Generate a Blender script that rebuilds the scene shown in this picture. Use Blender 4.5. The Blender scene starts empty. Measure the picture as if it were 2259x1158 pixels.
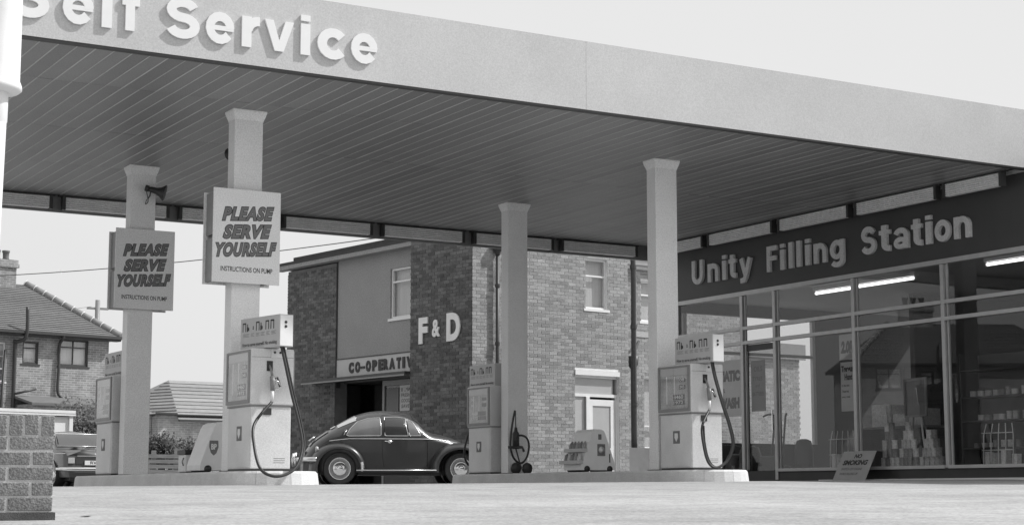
import bpy, bmesh, math, random
import numpy as np
from mathutils import Vector, Matrix
from math import sin, cos, tan, pi, radians, atan, hypot
random.seed(7)
S = bpy.context.scene
COL = S.collection

# ------------------------------------------------------------------ camera
FPX, CX, CY = 3802.0, 1129.5, 579.0
PITCH = atan(511 / FPX); YAW = radians(59.7); EYE = -0.11
F_ = np.array([cos(YAW) * cos(PITCH), sin(YAW) * cos(PITCH), sin(PITCH)])
R_ = np.array([sin(YAW), -cos(YAW), 0.0]); U_ = np.cross(R_, F_)
C_ = np.array([0, 0, EYE])
cam_d = bpy.data.cameras.new('camera'); cam = bpy.data.objects.new('camera', cam_d); COL.objects.link(cam)
cam_d.sensor_width = 36; cam_d.sensor_fit = 'HORIZONTAL'; cam_d.lens = FPX / 2259 * 36
cam_d.clip_start = 0.05; cam_d.clip_end = 2000
M = Matrix.Identity(4)
for i in range(3):
    M[i][0] = R_[i]; M[i][1] = U_[i]; M[i][2] = -F_[i]; M[i][3] = C_[i]
cam.matrix_world = M
S.camera = cam

# ------------------------------------------------------------------ sky, sun, exposure
SUN = Vector((2.6, -1.0, 2.9)).normalized()
w = bpy.data.worlds.new('World'); S.world = w; w.use_nodes = True
nt = w.node_tree; nt.nodes.clear()
sky = nt.nodes.new('ShaderNodeTexSky'); sky.sky_type = 'NISHITA'; sky.sun_disc = False
sky.sun_elevation = math.asin(SUN.z); sky.sun_rotation = math.atan2(SUN.x, SUN.y)
sky.dust_density = 4.0; sky.air_density = 1.0
bw = nt.nodes.new('ShaderNodeRGBToBW')
mul = nt.nodes.new('ShaderNodeMath'); mul.operation = 'MULTIPLY_ADD'
mul.inputs[1].default_value = 0.25; mul.inputs[2].default_value = 7.4   # thin even haze over the clear-sky light
bg = nt.nodes.new('ShaderNodeBackground'); bg.inputs['Strength'].default_value = 0.1
wo = nt.nodes.new('ShaderNodeOutputWorld')
wtc = nt.nodes.new('ShaderNodeTexCoord'); cl = nt.nodes.new('ShaderNodeTexNoise'); cl.inputs['Scale'].default_value = 2.2; cl.inputs['Detail'].default_value = 7
cm = nt.nodes.new('ShaderNodeMapRange'); cm.inputs['To Min'].default_value = .94; cm.inputs['To Max'].default_value = 1.05; cmul = nt.nodes.new('ShaderNodeMath'); cmul.operation = 'MULTIPLY'
nt.links.new(wtc.outputs['Generated'], cl.inputs['Vector']); nt.links.new(cl.outputs['Fac'], cm.inputs['Value'])
nt.links.new(sky.outputs[0], bw.inputs[0]); nt.links.new(bw.outputs[0], mul.inputs[0])
nt.links.new(mul.outputs[0], cmul.inputs[0]); nt.links.new(cm.outputs[0], cmul.inputs[1])
nt.links.new(cmul.outputs[0], bg.inputs['Color']); nt.links.new(bg.outputs[0], wo.inputs[0])
sd = bpy.data.lights.new('sun', 'SUN'); sun = bpy.data.objects.new('sun', sd); COL.objects.link(sun)
sd.energy = 4.6; sd.angle = radians(1.2); sd.color = (1, 1, 1)
sun.rotation_euler = (-SUN).to_track_quat('-Z', 'Y').to_euler()
S.view_settings.view_transform = 'Standard'; S.view_settings.look = 'None'
S.view_settings.exposure = 0.0; S.view_settings.gamma = 1.0
S.view_settings.use_curve_mapping = False

# ------------------------------------------------------------------ pixel helpers (a pixel gives a direction, a plane the distance)
def ray(x, y): return F_ + R_ * (x - CX) / FPX - U_ * (y - CY) / FPX
def onX(x, y, X): d = ray(x, y); return Vector(C_ + d * X / d[0])
def onY(x, y, Y): d = ray(x, y); return Vector(C_ + d * Y / d[1])
def atu(x, y, u):
    d = ray(x, y); return Vector(C_ + d * u / (d[0] * cos(YAW) + d[1] * sin(YAW)))
def zg(X, Y):
    return .01 * (min(max(X, -10), 20) - 7.8) - .0182 * (18.5 - min(max(Y, -10), 18.5))

# ------------------------------------------------------------------ materials
MATS = {}
def mat(name, v, rough=.7, var=.12, scale=8, bump=0.0, metal=0.0, spec=.5, grain=.10, gscale=220, rnd=0.0, coat=0.0, stretch=None):
    """neutral grey paint / stone / metal with blotches, fine grain and optional relief"""
    if name in MATS: return MATS[name]
    m = bpy.data.materials.new(name); m.use_nodes = True; n = m.node_tree.nodes; L = m.node_tree.links
    b = n['Principled BSDF']; b.inputs['Roughness'].default_value = rough; b.inputs['Metallic'].default_value = metal
    b.inputs['Specular IOR Level'].default_value = spec; b.inputs['Coat Weight'].default_value = coat
    tc = n.new('ShaderNodeTexCoord'); src = tc.outputs['Object']
    if stretch:
        mp = n.new('ShaderNodeMapping'); mp.inputs['Scale'].default_value = stretch; L.new(src, mp.inputs[0]); src = mp.outputs[0]
    n1 = n.new('ShaderNodeTexNoise'); n1.inputs['Scale'].default_value = scale; n1.inputs['Detail'].default_value = 6; L.new(src, n1.inputs['Vector'])
    n2 = n.new('ShaderNodeTexNoise'); n2.inputs['Scale'].default_value = gscale; n2.inputs['Detail'].default_value = 2; L.new(tc.outputs['Object'], n2.inputs['Vector'])
    def mapr(sock, amp):
        r = n.new('ShaderNodeMapRange'); r.inputs['From Min'].default_value = .25; r.inputs['From Max'].default_value = .75
        r.inputs['To Min'].default_value = 1 - amp; r.inputs['To Max'].default_value = 1 + amp; L.new(sock, r.inputs['Value']); return r.outputs[0]
    a = n.new('ShaderNodeMath'); a.operation = 'MULTIPLY'; L.new(mapr(n1.outputs['Fac'], var), a.inputs[0]); L.new(mapr(n2.outputs['Fac'], grain), a.inputs[1])
    out = a.outputs[0]
    if rnd:
        g = n.new('ShaderNodeNewGeometry'); oi = n.new('ShaderNodeObjectInfo')
        ad = n.new('ShaderNodeMath'); ad.operation = 'ADD'; L.new(g.outputs['Random Per Island'], ad.inputs[0]); L.new(oi.outputs['Random'], ad.inputs[1])
        fr = n.new('ShaderNodeMath'); fr.operation = 'FRACT'; L.new(ad.outputs[0], fr.inputs[0])
        r = n.new('ShaderNodeMapRange'); r.inputs['To Min'].default_value = 1 - rnd; r.inputs['To Max'].default_value = 1 + rnd; L.new(fr.outputs[0], r.inputs['Value'])
        c = n.new('ShaderNodeMath'); c.operation = 'MULTIPLY'; L.new(out, c.inputs[0]); L.new(r.outputs[0], c.inputs[1]); out = c.outputs[0]
    s = n.new('ShaderNodeMath'); s.operation = 'MULTIPLY'; s.inputs[1].default_value = v; s.use_clamp = True; L.new(out, s.inputs[0])
    L.new(s.outputs[0], b.inputs['Base Color'])
    if bump:
        bp = n.new('ShaderNodeBump'); bp.inputs['Strength'].default_value = bump; bp.inputs['Distance'].default_value = .01
        L.new(n2.outputs['Fac'], bp.inputs['Height']); L.new(bp.outputs[0], b.inputs['Normal'])
    MATS[name] = m; return m

def brick_mat(name, v1, v2, mortar, bw_=.225, bh=.075, off=.5, msize=.01, rough=.85):
    if name in MATS: return MATS[name]
    m = bpy.data.materials.new(name); m.use_nodes = True; n = m.node_tree.nodes; L = m.node_tree.links
    b = n['Principled BSDF']; b.inputs['Roughness'].default_value = rough
    uv = n.new('ShaderNodeUVMap'); br = n.new('ShaderNodeTexBrick')
    br.inputs['Scale'].default_value = 1; br.inputs['Brick Width'].default_value = bw_; br.inputs['Row Height'].default_value = bh
    br.inputs['Mortar Size'].default_value = msize; br.offset = off
    for k, q in (('Color1', v1), ('Color2', v2), ('Mortar', mortar)): br.inputs[k].default_value = (q, q, q, 1)
    L.new(uv.outputs[0], br.inputs['Vector'])
    nz = n.new('ShaderNodeTexNoise'); nz.inputs['Scale'].default_value = 3; nz.inputs['Detail'].default_value = 8
    tc = n.new('ShaderNodeTexCoord'); L.new(tc.outputs['Object'], nz.inputs['Vector'])
    mx = n.new('ShaderNodeMix'); mx.data_type = 'RGBA'; mx.blend_type = 'OVERLAY'; mx.inputs['Factor'].default_value = .6
    L.new(br.outputs['Color'], mx.inputs['A']); L.new(nz.outputs['Fac'], mx.inputs['B']); L.new(mx.outputs['Result'], b.inputs['Base Color'])
    bp = n.new('ShaderNodeBump'); bp.inputs['Strength'].default_value = .5; bp.inputs['Distance'].default_value = .01; bp.invert = True
    L.new(br.outputs['Fac'], bp.inputs['Height']); L.new(bp.outputs[0], b.inputs['Normal'])
    MATS[name] = m; return m

def glass_mat(name, refl=.1, tint=1.0):
    if name in MATS: return MATS[name]
    m = bpy.data.materials.new(name); m.use_nodes = True; n = m.node_tree.nodes; L = m.node_tree.links; n.clear()
    o = n.new('ShaderNodeOutputMaterial'); mx = n.new('ShaderNodeMixShader'); t = n.new('ShaderNodeBsdfTransparent'); g = n.new('ShaderNodeBsdfGlossy')
    t.inputs[0].default_value = (tint,) * 3 + (1,); g.inputs['Roughness'].default_value = .0
    ge = n.new('ShaderNodeNewGeometry'); dt = n.new('ShaderNodeVectorMath'); dt.operation = 'DOT_PRODUCT'
    L.new(ge.outputs['Normal'], dt.inputs[0]); L.new(ge.outputs['Incoming'], dt.inputs[1])
    def mt(op, a, b_=None):
        q = n.new('ShaderNodeMath'); q.operation = op
        for i_, v_ in enumerate((a, b_)):
            if v_ is None: continue
            if isinstance(v_, (int, float)): q.inputs[i_].default_value = v_
            else: L.new(v_, q.inputs[i_])
        return q.outputs[0]
    sch = mt('POWER', mt('SUBTRACT', 1.0, mt('ABSOLUTE', dt.outputs['Value'])), 5.0)
    fac = mt('ADD', mt('MULTIPLY', sch, 1.0 - refl), refl)
    L.new(fac, mx.inputs[0]); L.new(t.outputs[0], mx.inputs[1]); L.new(g.outputs[0], mx.inputs[2]); L.new(mx.outputs[0], o.inputs[0])
    MATS[name] = m; return m

def emit_mat(name, e):
    if name in MATS: return MATS[name]
    m = bpy.data.materials.new(name); m.use_nodes = True; b = m.node_tree.nodes['Principled BSDF']
    b.inputs['Base Color'].default_value = (.8, .8, .8, 1); b.inputs['Emission Color'].default_value = (1, 1, 1, 1); b.inputs['Emission Strength'].default_value = e
    MATS[name] = m; return m

# ------------------------------------------------------------------ mesh builder
class MB:
    def __init__(s): s.v = []; s.f = []; s.uv = []; s.sm = []
    def face(s, idx, smooth=False):
        s.f.append(tuple(idx)); s.sm.append(smooth)
    def quad(s, *p, smooth=False):
        i = len(s.v); s.v += [tuple(q) for q in p]; s.face(range(i, i + len(p)), smooth); return s
    def box(s, x0, x1, y0, y1, z0, z1):
        return s.hexa([(x0, y0, z0), (x1, y0, z0), (x1, y1, z0), (x0, y1, z0), (x0, y0, z1), (x1, y0, z1), (x1, y1, z1), (x0, y1, z1)])
    def hexa(s, P):
        i = len(s.v); s.v += [tuple(p) for p in P]
        for q in ((0, 3, 2, 1), (4, 5, 6, 7), (0, 1, 5, 4), (1, 2, 6, 5), (2, 3, 7, 6), (3, 0, 4, 7)): s.face([i + k for k in q])
        return s
    def bbox(s, x0, x1, y0, y1, z0, z1, b):
        """box with chamfered edges"""
        bm = bmesh.new(); bmesh.ops.create_cube(bm, size=1)
        for v in bm.verts: v.co = Vector(((x0 + x1) / 2 + v.co.x * (x1 - x0), (y0 + y1) / 2 + v.co.y * (y1 - y0), (z0 + z1) / 2 + v.co.z * (z1 - z0)))
        bmesh.ops.bevel(bm, geom=bm.edges[:], offset=b, segments=2, affect='EDGES', profile=.6)
        s.add_bm(bm); return s
    def add_bm(s, bm, smooth=False):
        bm.verts.index_update(); i = len(s.v); s.v += [tuple(v.co) for v in bm.verts]
        for f in bm.faces: s.face([i + v.index for v in f.verts], smooth)
        bm.free()
    def prism(s, poly, axis, a, b):
        """polygon (2D list) extruded along axis from a to b; axis x: poly=(y,z); y: (x,z); z: (x,y)"""
        def P(p, t): return {'x': (t, p[0], p[1]), 'y': (p[0], t, p[1]), 'z': (p[0], p[1], t)}[axis]
        n = len(poly); i = len(s.v); s.v += [P(p, a) for p in poly] + [P(p, b) for p in poly]
        s.face(range(i, i + n)[::-1]); s.face(range(i + n, i + 2 * n))
        for k in range(n): s.face([i + k, i + (k + 1) % n, i + n + (k + 1) % n, i + n + k])
        return s
    def tube(s, pts, r, n=8, cap=True, smooth=True):
        pts = [Vector(p) for p in pts]; rr = r if isinstance(r, (list, tuple)) else [r] * len(pts)
        i0 = len(s.v); up = None
        for k, p in enumerate(pts):
            t = (pts[min(k + 1, len(pts) - 1)] - pts[max(k - 1, 0)]).normalized()
            if up is None: up = Vector((0, 0, 1)) if abs(t.z) < .9 else Vector((1, 0, 0))
            a = t.cross(up).normalized(); b_ = a.cross(t).normalized(); up = b_
            for j in range(n):
                q = 2 * pi * j / n; s.v.append(tuple(p + (a * cos(q) + b_ * sin(q)) * rr[k]))
        for k in range(len(pts) - 1):
            for j in range(n):
                a0 = i0 + k * n + j; a1 = i0 + k * n + (j + 1) % n; s.face([a0, a1, a1 + n, a0 + n], smooth)
        if cap: s.face([i0 + j for j in range(n)][::-1]); s.face([i0 + (len(pts) - 1) * n + j for j in range(n)])
        return s
    def lathe(s, prof, c, axis='z', n=20, smooth=True, ang=2 * pi):
        """profile [(r,h)] about axis through c"""
        i0 = len(s.v); c = Vector(c); full = abs(ang - 2 * pi) < 1e-6
        for (r, h) in prof:
            for j in range(n):
                q = ang * j / n; a, b_ = r * cos(q), r * sin(q)
                d = {'z': (a, b_, h), 'x': (h, a, b_), 'y': (b_, h, a)}[axis]; s.v.append(tuple(c + Vector(d)))
        for k in range(len(prof) - 1):
            for j in range(n):
                a0 = i0 + k * n + j; a1 = i0 + k * n + (j + 1) % n; s.face([a0, a1, a1 + n, a0 + n], smooth)
        return s
    def disc(s, c, r, axis='y', n=16):
        i = len(s.v); c = Vector(c)
        for j in range(n):
            q = 2 * pi * j / n; d = {'z': (cos(q), sin(q), 0), 'x': (0, cos(q), sin(q)), 'y': (cos(q), 0, sin(q))}[axis]; s.v.append(tuple(c + Vector(d) * r))
        s.face(range(i, i + n)); return s
    def grid(s, rows, smooth=True, close=False):
        i = len(s.v); m = len(rows[0])
        for r in rows: s.v += [tuple(p) for p in r]
        for a in range(len(rows) - 1):
            for b_ in range(m if close else m - 1):
                c = (b_ + 1) % m; s.face([i + a * m + b_, i + a * m + c, i + (a + 1) * m + c, i + (a + 1) * m + b_], smooth)
        return s
    def mesh(s, name, material=None):
        me = bpy.data.meshes.new(name); me.from_pydata(s.v, [], s.f); me.validate(verbose=False)
        bm = bmesh.new(); bm.from_mesh(me); bmesh.ops.recalc_face_normals(bm, faces=bm.faces); uvl = bm.loops.layers.uv.new('UVMap')
        for f in bm.faces:
            nrm = f.normal; ax = max(range(3), key=lambda k: abs(nrm[k]))
            for l in f.loops:
                c = l.vert.co; l[uvl].uv = ((c.y, c.z), (c.x, c.z), (c.x, c.y))[ax]
        bm.to_mesh(me); bm.free()
        if len(me.polygons) == len(s.sm): me.polygons.foreach_set('use_smooth', s.sm)
        if material: me.materials.append(material)
        return me
    def build(s, name, material, parent=None):
        return link(name, s.mesh(name, material), parent)

def link(name, me, parent=None, loc=None):
    o = bpy.data.objects.new(name, me); COL.objects.link(o)
    if parent is not None: o.parent = parent
    if loc is not None: o.location = loc
    return o
def tag(o, label=None, cat=None, group=None, kind=None):
    if label: o['label'] = label
    if cat: o['category'] = cat
    if group: o['group'] = group
    if kind: o['kind'] = kind
    return o
def thing(name, label, cat, loc=(0, 0, 0), rz=0, group=None):
    o = bpy.data.objects.new(name, None); o.empty_display_size = .2; COL.objects.link(o); o.location = loc; o.rotation_euler = (0, 0, rz)
    return tag(o, label, cat, group)
def B(parent, name, m, *boxes):
    mb = MB()
    for b in boxes: mb.box(*b)
    return mb.build(name, m, parent)

# ------------------------------------------------------------------ lettering
_gl = {}
def glyph(txt, bold=0.0, shear=0.0, ext=0.0, space=1.0):
    k = (txt, bold, shear, ext, space)
    if k in _gl: return _gl[k]
    cu = bpy.data.curves.new('t', 'FONT'); cu.body = txt; cu.size = 1; cu.offset = bold; cu.shear = shear; cu.extrude = ext; cu.resolution_u = 4; cu.space_character = space
    o = bpy.data.objects.new('t', cu); COL.objects.link(o)
    dg = bpy.context.evaluated_depsgraph_get(); dg.update()
    me = o.evaluated_get(dg).to_mesh()
    V = np.array([v.co[:] for v in me.vertices]) if len(me.vertices) else np.zeros((0, 3)); Fs = [tuple(p.vertices) for p in me.polygons]
    o.evaluated_get(dg).to_mesh_clear(); bpy.data.objects.remove(o); bpy.data.curves.remove(cu)
    _gl[k] = (V, Fs); return _gl[k]
def text(parent, name, txt, org, xd, up, w_, h_, m, thick=.0, bold=0.0, shear=0.0, space=1.0, mb=None):
    """text stretched into the box w_ x h_ whose lower left corner is org, reading along xd"""
    V, Fs = glyph(txt, bold, shear, .5 if thick else 0, space)
    xd = Vector(xd); up = Vector(up); out = xd.cross(up); org = Vector(org)
    lo = V.min(0); hi = V.max(0); sx = w_ / max(hi[0] - lo[0], 1e-6); sy = h_ / max(hi[1] - lo[1], 1e-6)
    own = mb is None; mb = mb or MB(); i = len(mb.v)
    for p in V: mb.v.append(tuple(org + xd * ((p[0] - lo[0]) * sx) + up * ((p[1] - lo[1]) * sy) + out * ((p[2] + .5) * thick if thick else 0)))
    for f in Fs: mb.face([i + q for q in f])
    if own: return mb.build(name, m, parent)

# rounded grotesque letterforms drawn as broad strokes (cap height 1, x-height .78)
def _arc(cx, cy, rx, ry, a0, a1, n=14): return [(cx + rx * cos(radians(a0 + (a1 - a0) * k / n)), cy + ry * sin(radians(a0 + (a1 - a0) * k / n))) for k in range(n + 1)]
GL = {'S': [(_arc(.38, .71, .27, .19, 18, 270) + _arc(.38, .31, .29, .21, 90, -162)[1:], .2)],
 'e': [(_arc(.37, .39, .27, .28, 0, 326), .19), ([(.16, .39), (.73, .39)], .10)], 'l': [([(.1, 0), (.1, 1)], .2)],
 'f': [([(.2, 0), (.2, .70)] + _arc(.43, .72, .23, .19, 180, 95)[1:], .2), ([(0, .70), (.43, .70)], .15)],
 'r': [([(.1, 0), (.1, .78)], .2), (_arc(.40, .40, .28, .28, 172, 88), .2)],
 'v': [[(0, .78), (.21, .78), (.36, .27), (.51, .78), (.72, .78), (.47, 0), (.25, 0)]],
 'i': [([(.1, 0), (.1, .78)], .2), ([(.1, .85), (.1, 1)], .2)], 'c': [(_arc(.37, .39, .27, .29, 40, 320), .2)],
 'U': [([(.1, 1), (.1, .36)] + _arc(.37, .36, .27, .26, 180, 360)[1:-1] + [(.64, .36), (.64, 1)], .2)],
 'n': [([(.1, 0), (.1, .78)], .2), (_arc(.35, .44, .25, .24, 170, 0) + [(.60, 0)], .2)],
 't': [([(.2, .96), (.2, .25)] + _arc(.40, .25, .2, .15, 180, 275)[1:], .2), ([(0, .70), (.42, .70)], .15)],
 'y': [([(.63, .78), (.34, -.06), (.26, -.17), (.05, -.19)], .2), ([(.10, .78), (.35, .06)], .2)],
 'F': [([(.1, 0), (.1, 1)], .2), ([(.19, .91), (.62, .91)], .18), ([(.19, .52), (.55, .52)], .17)],
 'g': [(_arc(.36, .40, .26, .28, 0, 360, 24), .19), ([(.62, .78), (.62, -.02)] + _arc(.36, -.02, .26, .17, 0, -155)[1:], .19)],
 'a': [(_arc(.33, .50, .24, .18, 165, 0) + [(.57, 0)], .19), (_arc(.30, .22, .21, .135, 0, 360, 22), .17)],
 'o': [(_arc(.37, .39, .27, .29, 0, 360, 26), .2)]}
def letter(parent, ch, org, xd, up, w_, h_, m, thick, name='letter', fat=1.14):
    xd = Vector(xd); up = Vector(up); out = xd.cross(up); org = Vector(org); polys = []
    for st in GL[ch]:
        if isinstance(st, list): polys.append([[Vector(p) for p in st], None]); continue
        pts, wd = st; wd *= fat; pts = [Vector(p) for p in pts]; L, Rr = [], []; n = len(pts); closed = (pts[0] - pts[-1]).length < 1e-4
        for i, p in enumerate(pts):
            a = pts[i - 1] if i > 0 else (pts[-2] if closed else p); b = pts[i + 1] if i < n - 1 else (pts[1] if closed else p)
            t = (b - a).normalized(); nn = Vector((-t.y, t.x)); k = 1.0
            if 0 < i < n - 1:
                c = (pts[i] - a).normalized().dot(t); k = 1 / max(c, .6)
            L.append(p + nn * wd / 2 * k); Rr.append(p - nn * wd / 2 * k)
        polys.append([L, Rr])
    allp = [q for A, Bq in polys for q in A + (Bq or [])]; x0, x1 = min(q.x for q in allp), max(q.x for q in allp); y0, y1 = min(q.y for q in allp), max(q.y for q in allp)
    sx, sy = w_ / (x1 - x0), h_ / (y1 - y0); mb = MB()
    for j, (A, Bq) in enumerate(polys):
        T = lambda q, d: org + xd * ((q.x - x0) * sx) + up * ((q.y - y0) * sy) + out * d
        d1 = thick - .0006 * j
        if Bq is None: ring = A; mb.quad(*[T(q, d1) for q in ring]); mb.grid([[T(q, d) for q in ring] for d in (0, d1)], smooth=False, close=True)
        else:
            mb.grid([[T(a, d1) for a in A], [T(b, d1) for b in Bq]], smooth=False); ring = A + Bq[::-1]
            mb.grid([[T(q, 0) for q in ring], [T(q, d1) for q in ring]], smooth=False, close=True)
    return mb.build(name, m, parent)

# base materials
m_white = mat('white_paint', .72, .45, .05, 5, grain=.05)
m_letter = mat('white_letter', .76, .4, .03, 5, grain=.03)
m_fascia = mat('fascia_panel', .48, .6, .06, 1.2, grain=.13, gscale=70)
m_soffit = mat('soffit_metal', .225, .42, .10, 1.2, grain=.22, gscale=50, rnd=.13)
m_lit_edge = mat('soffit_lit_edge', .50, .4, .2, 2, grain=.1, gscale=40)
m_col = mat('column_paint', .82, .5, .06, 2, grain=.16, gscale=65)
m_black = mat('black_rubber', .028, .45, .1, 20, grain=.1)
m_dark = mat('dark_metal', .045, .5, .15, 10)
m_mid = mat('grey_metal', .22, .4, .1, 10)
m_chrome = mat('bright_metal', .75, .18, .05, 10, metal=1.0, grain=.02)
m_alu = mat('aluminium_frame', .50, .4, .08, 6, metal=.35, grain=.06)
m_pump = mat('pump_enamel', .64, .4, .10, 3, grain=.13, gscale=75)
m_pumpd = mat('pump_side_enamel', .50, .4, .08, 3, grain=.05)
m_hdr = mat('header_panel', .50, .5, .04, 3, grain=.05)
m_ink = mat('black_ink', .03, .6, .05, 20)
m_ink2 = mat('grey_ink', .16, .6, .1, 30)
m_kerb = mat('kerb_concrete', .62, .8, .12, 3, bump=.3, grain=.12, gscale=70)
m_concrete = mat('concrete', .38, .85, .15, 3, bump=.3, grain=.12, gscale=60)
m_felt = mat('roof_felt', .05, .9, .2, 4)
m_render = mat('wall_render', .27, .9, .06, 2, bump=.4, grain=.26, gscale=40)
m_mortar = mat('mortar', .68, .95, .1, 6, grain=.12, gscale=60)
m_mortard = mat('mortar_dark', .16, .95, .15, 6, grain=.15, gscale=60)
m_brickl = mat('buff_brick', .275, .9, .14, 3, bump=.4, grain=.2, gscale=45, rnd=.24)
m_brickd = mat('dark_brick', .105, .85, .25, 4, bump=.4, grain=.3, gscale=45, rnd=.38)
m_brickf = mat('rough_brick', .20, .95, .25, 14, bump=.9, grain=.30, gscale=110, rnd=.16)
m_glass = glass_mat('window_glass', .045)
m_curtain = mat('net_curtain', .42, .9, .18, 3, stretch=(14, 14, .4))

# ================================================================== ground
def ground():
    xs = [-400, -150, -60, -30, -10] + [-8 + 2 * i for i in range(14)] + [20, 24, 30, 45, 80, 160, 400]
    ys = [-400, -150, -60, -30, -10] + [-8 + 2 * i for i in range(13)] + [18.5, 20, 24, 30, 40, 60, 100, 180, 400]
    mb = MB(); mb.grid([[(x, y, zg(x, y)) for y in ys] for x in xs], smooth=False)
    m = bpy.data.materials.new('forecourt_concrete'); m.use_nodes = True; n = m.node_tree.nodes; L = m.node_tree.links; b = n['Principled BSDF']
    b.inputs['Roughness'].default_value = .9
    tc = n.new('ShaderNodeTexCoord')
    def noise(sc, det=6, rough=.6):
        t = n.new('ShaderNodeTexNoise'); t.inputs['Scale'].default_value = sc; t.inputs['Detail'].default_value = det; t.inputs['Roughness'].default_value = rough; L.new(tc.outputs['Object'], t.inputs['Vector']); return t.outputs['Fac']
    def rng(s_, a, b_, lo, hi):
        r = n.new('ShaderNodeMapRange'); r.inputs['From Min'].default_value = a; r.inputs['From Max'].default_value = b_; r.inputs['To Min'].default_value = lo; r.inputs['To Max'].default_value = hi; L.new(s_, r.inputs[0]); return r.outputs[0]
    def mlt(a, b_):
        q = n.new('ShaderNodeMath'); q.operation = 'MULTIPLY'; L.new(a, q.inputs[0])
        if isinstance(b_, float): q.inputs[1].default_value = b_
        else: L.new(b_, q.inputs[1])
        return q.outputs[0]
    big = rng(noise(.45, 8), .3, .7, .80, 1.14); mid = rng(noise(2.6, 9, .75), .3, .7, .74, 1.20); fine = rng(noise(38, 4, .7), .3, .7, .56, 1.42)
    vo = n.new('ShaderNodeTexVoronoi'); vo.inputs['Scale'].default_value = 28; L.new(tc.outputs['Object'], vo.inputs['Vector'])
    spots = rng(vo.outputs['Distance'], .04, .16, .45, 1.0)
    keep = rng(noise(2.2), .44, .56, 0, 1)
    mx = n.new('ShaderNodeMix'); mx.data_type = 'FLOAT'; L.new(keep, mx.inputs[0]); mx.inputs[2].default_value = 1.0; L.new(spots, mx.inputs[3])
    v = mlt(mlt(mlt(mlt(big, mid), fine), mx.outputs[0]), .34)
    L.new(v, b.inputs['Base Color'])
    bp = n.new('ShaderNodeBump'); bp.inputs['Strength'].default_value = .5; bp.inputs['Distance'].default_value = .006; L.new(noise(70, 3), bp.inputs['Height']); L.new(bp.outputs[0], b.inputs['Normal'])
    tag(mb.build('forecourt_ground', m), kind='structure')
ground()
m_oil = mat('oil_stain', .10, .5, .3, 30, grain=.3)
def stain(px, py, w_, l_, label):
    # find the ground point under the pixel
    d = ray(px, py); t = 1.0
    for t in np.arange(3, 40, .02):
        P = C_ + d * t
        if P[2] < zg(P[0], P[1]): break
    P = Vector(P); mb = MB(); n_ = 14; pts = []
    for k in range(n_):
        a = 2 * pi * k / n_; r = random.uniform(.6, 1.15); X = P.x + w_ * r * cos(a) * R_[0] + l_ * r * sin(a) * F_[0]; Y = P.y + w_ * r * cos(a) * R_[1] + l_ * r * sin(a) * F_[1]
        pts.append((X, Y, zg(X, Y) + .004))
    mb.quad(*pts); tag(mb.build('oil_stain', m_oil), label, 'stain', kind=None)
stain(189, 1139, .03, .10, 'small dark stone-like spot on the concrete beside the low brick wall')

# ================================================================== pump islands
def island(cx, y0, y1, ztop, label):
    root = thing('pump_island', label, 'island', (cx, (y0 + y1) / 2, ztop - .17), group=None)
    hw = .5; yb = y0 + .5
    out = []
    for k in range(0, 13):
        a = pi * k / 12; out.append((-hw * cos(a), yb - .5 * sin(a)))          # rounded near end, from -x to +x
    out += [(hw, yb + (y1 - .12 - yb) * k / 6) for k in range(1, 7)] + [(hw - .1, y1), (-hw + .1, y1)]
    out += [(-hw, y1 - .12 - (y1 - .12 - yb) * k / 6) for k in range(0, 6)]
    cyl = (y0 + y1) / 2; n = len(out); c = Vector((0, (yb + y1) / 2 - .0))
    H = .17
    # kerb stones: two outline edges make one stone at the bend, one each along the sides
    k = 0
    groups = [(0, 3), (3, 6), (6, 9), (9, 12)] + [(q, q + 1) for q in range(12, 18)] + [(18, 20), (20, 21)] + [(q, q + 1) for q in range(21, n - 1)] + [(n - 1, n)]
    for (a, b) in groups:
        mb = MB(); pts = [Vector(out[q % n]) for q in range(a, b + 1)]
        if (pts[0] - pts[-1]).length < .05: continue
        d0 = (pts[1] - pts[0]).normalized() * .002; d1 = (pts[-1] - pts[-2]).normalized() * .002
        pts[0] += d0; pts[-1] -= d1
        def ring(p, off, z):
            q = Vector((0, max(min(p.y, y1 - .5), yb))); dirv = (p - q).normalized() if (p - q).length > 1e-6 else Vector((1, 0)); r_ = p + dirv * off; return (r_.x, r_.y - cyl, z)
        rows = [[ring(p, .035, -.03), ring(p, .012, H - .025), ring(p, -.012, H), ring(p, -.13, H), ring(p, -.13, 0)] for p in pts]
        mb.grid(rows, smooth=False); i = len(mb.v)
        mb.quad(*rows[0]); mb.quad(*rows[-1]); mb.build('kerb_stone', m_kerb, root)
    mb = MB(); mb.prism([(ring_.x * .80, ring_.y - cyl + (.09 if ring_.y < yb else (-.09 if ring_.y > y1 - .2 else 0))) for ring_ in [Vector(p) for p in out]], 'z', 0, H - .008); mb.build('infill', m_concrete, root)
    return root
Z1, Z2 = .155, .215
island(7.8, 18.35, 25.25, Z1, 'long kerbed concrete pump island beneath the two instruction boards')
island(14.1, 18.35, 25.3, Z2, 'long kerbed concrete pump island between dark rounded car and shop')

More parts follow.
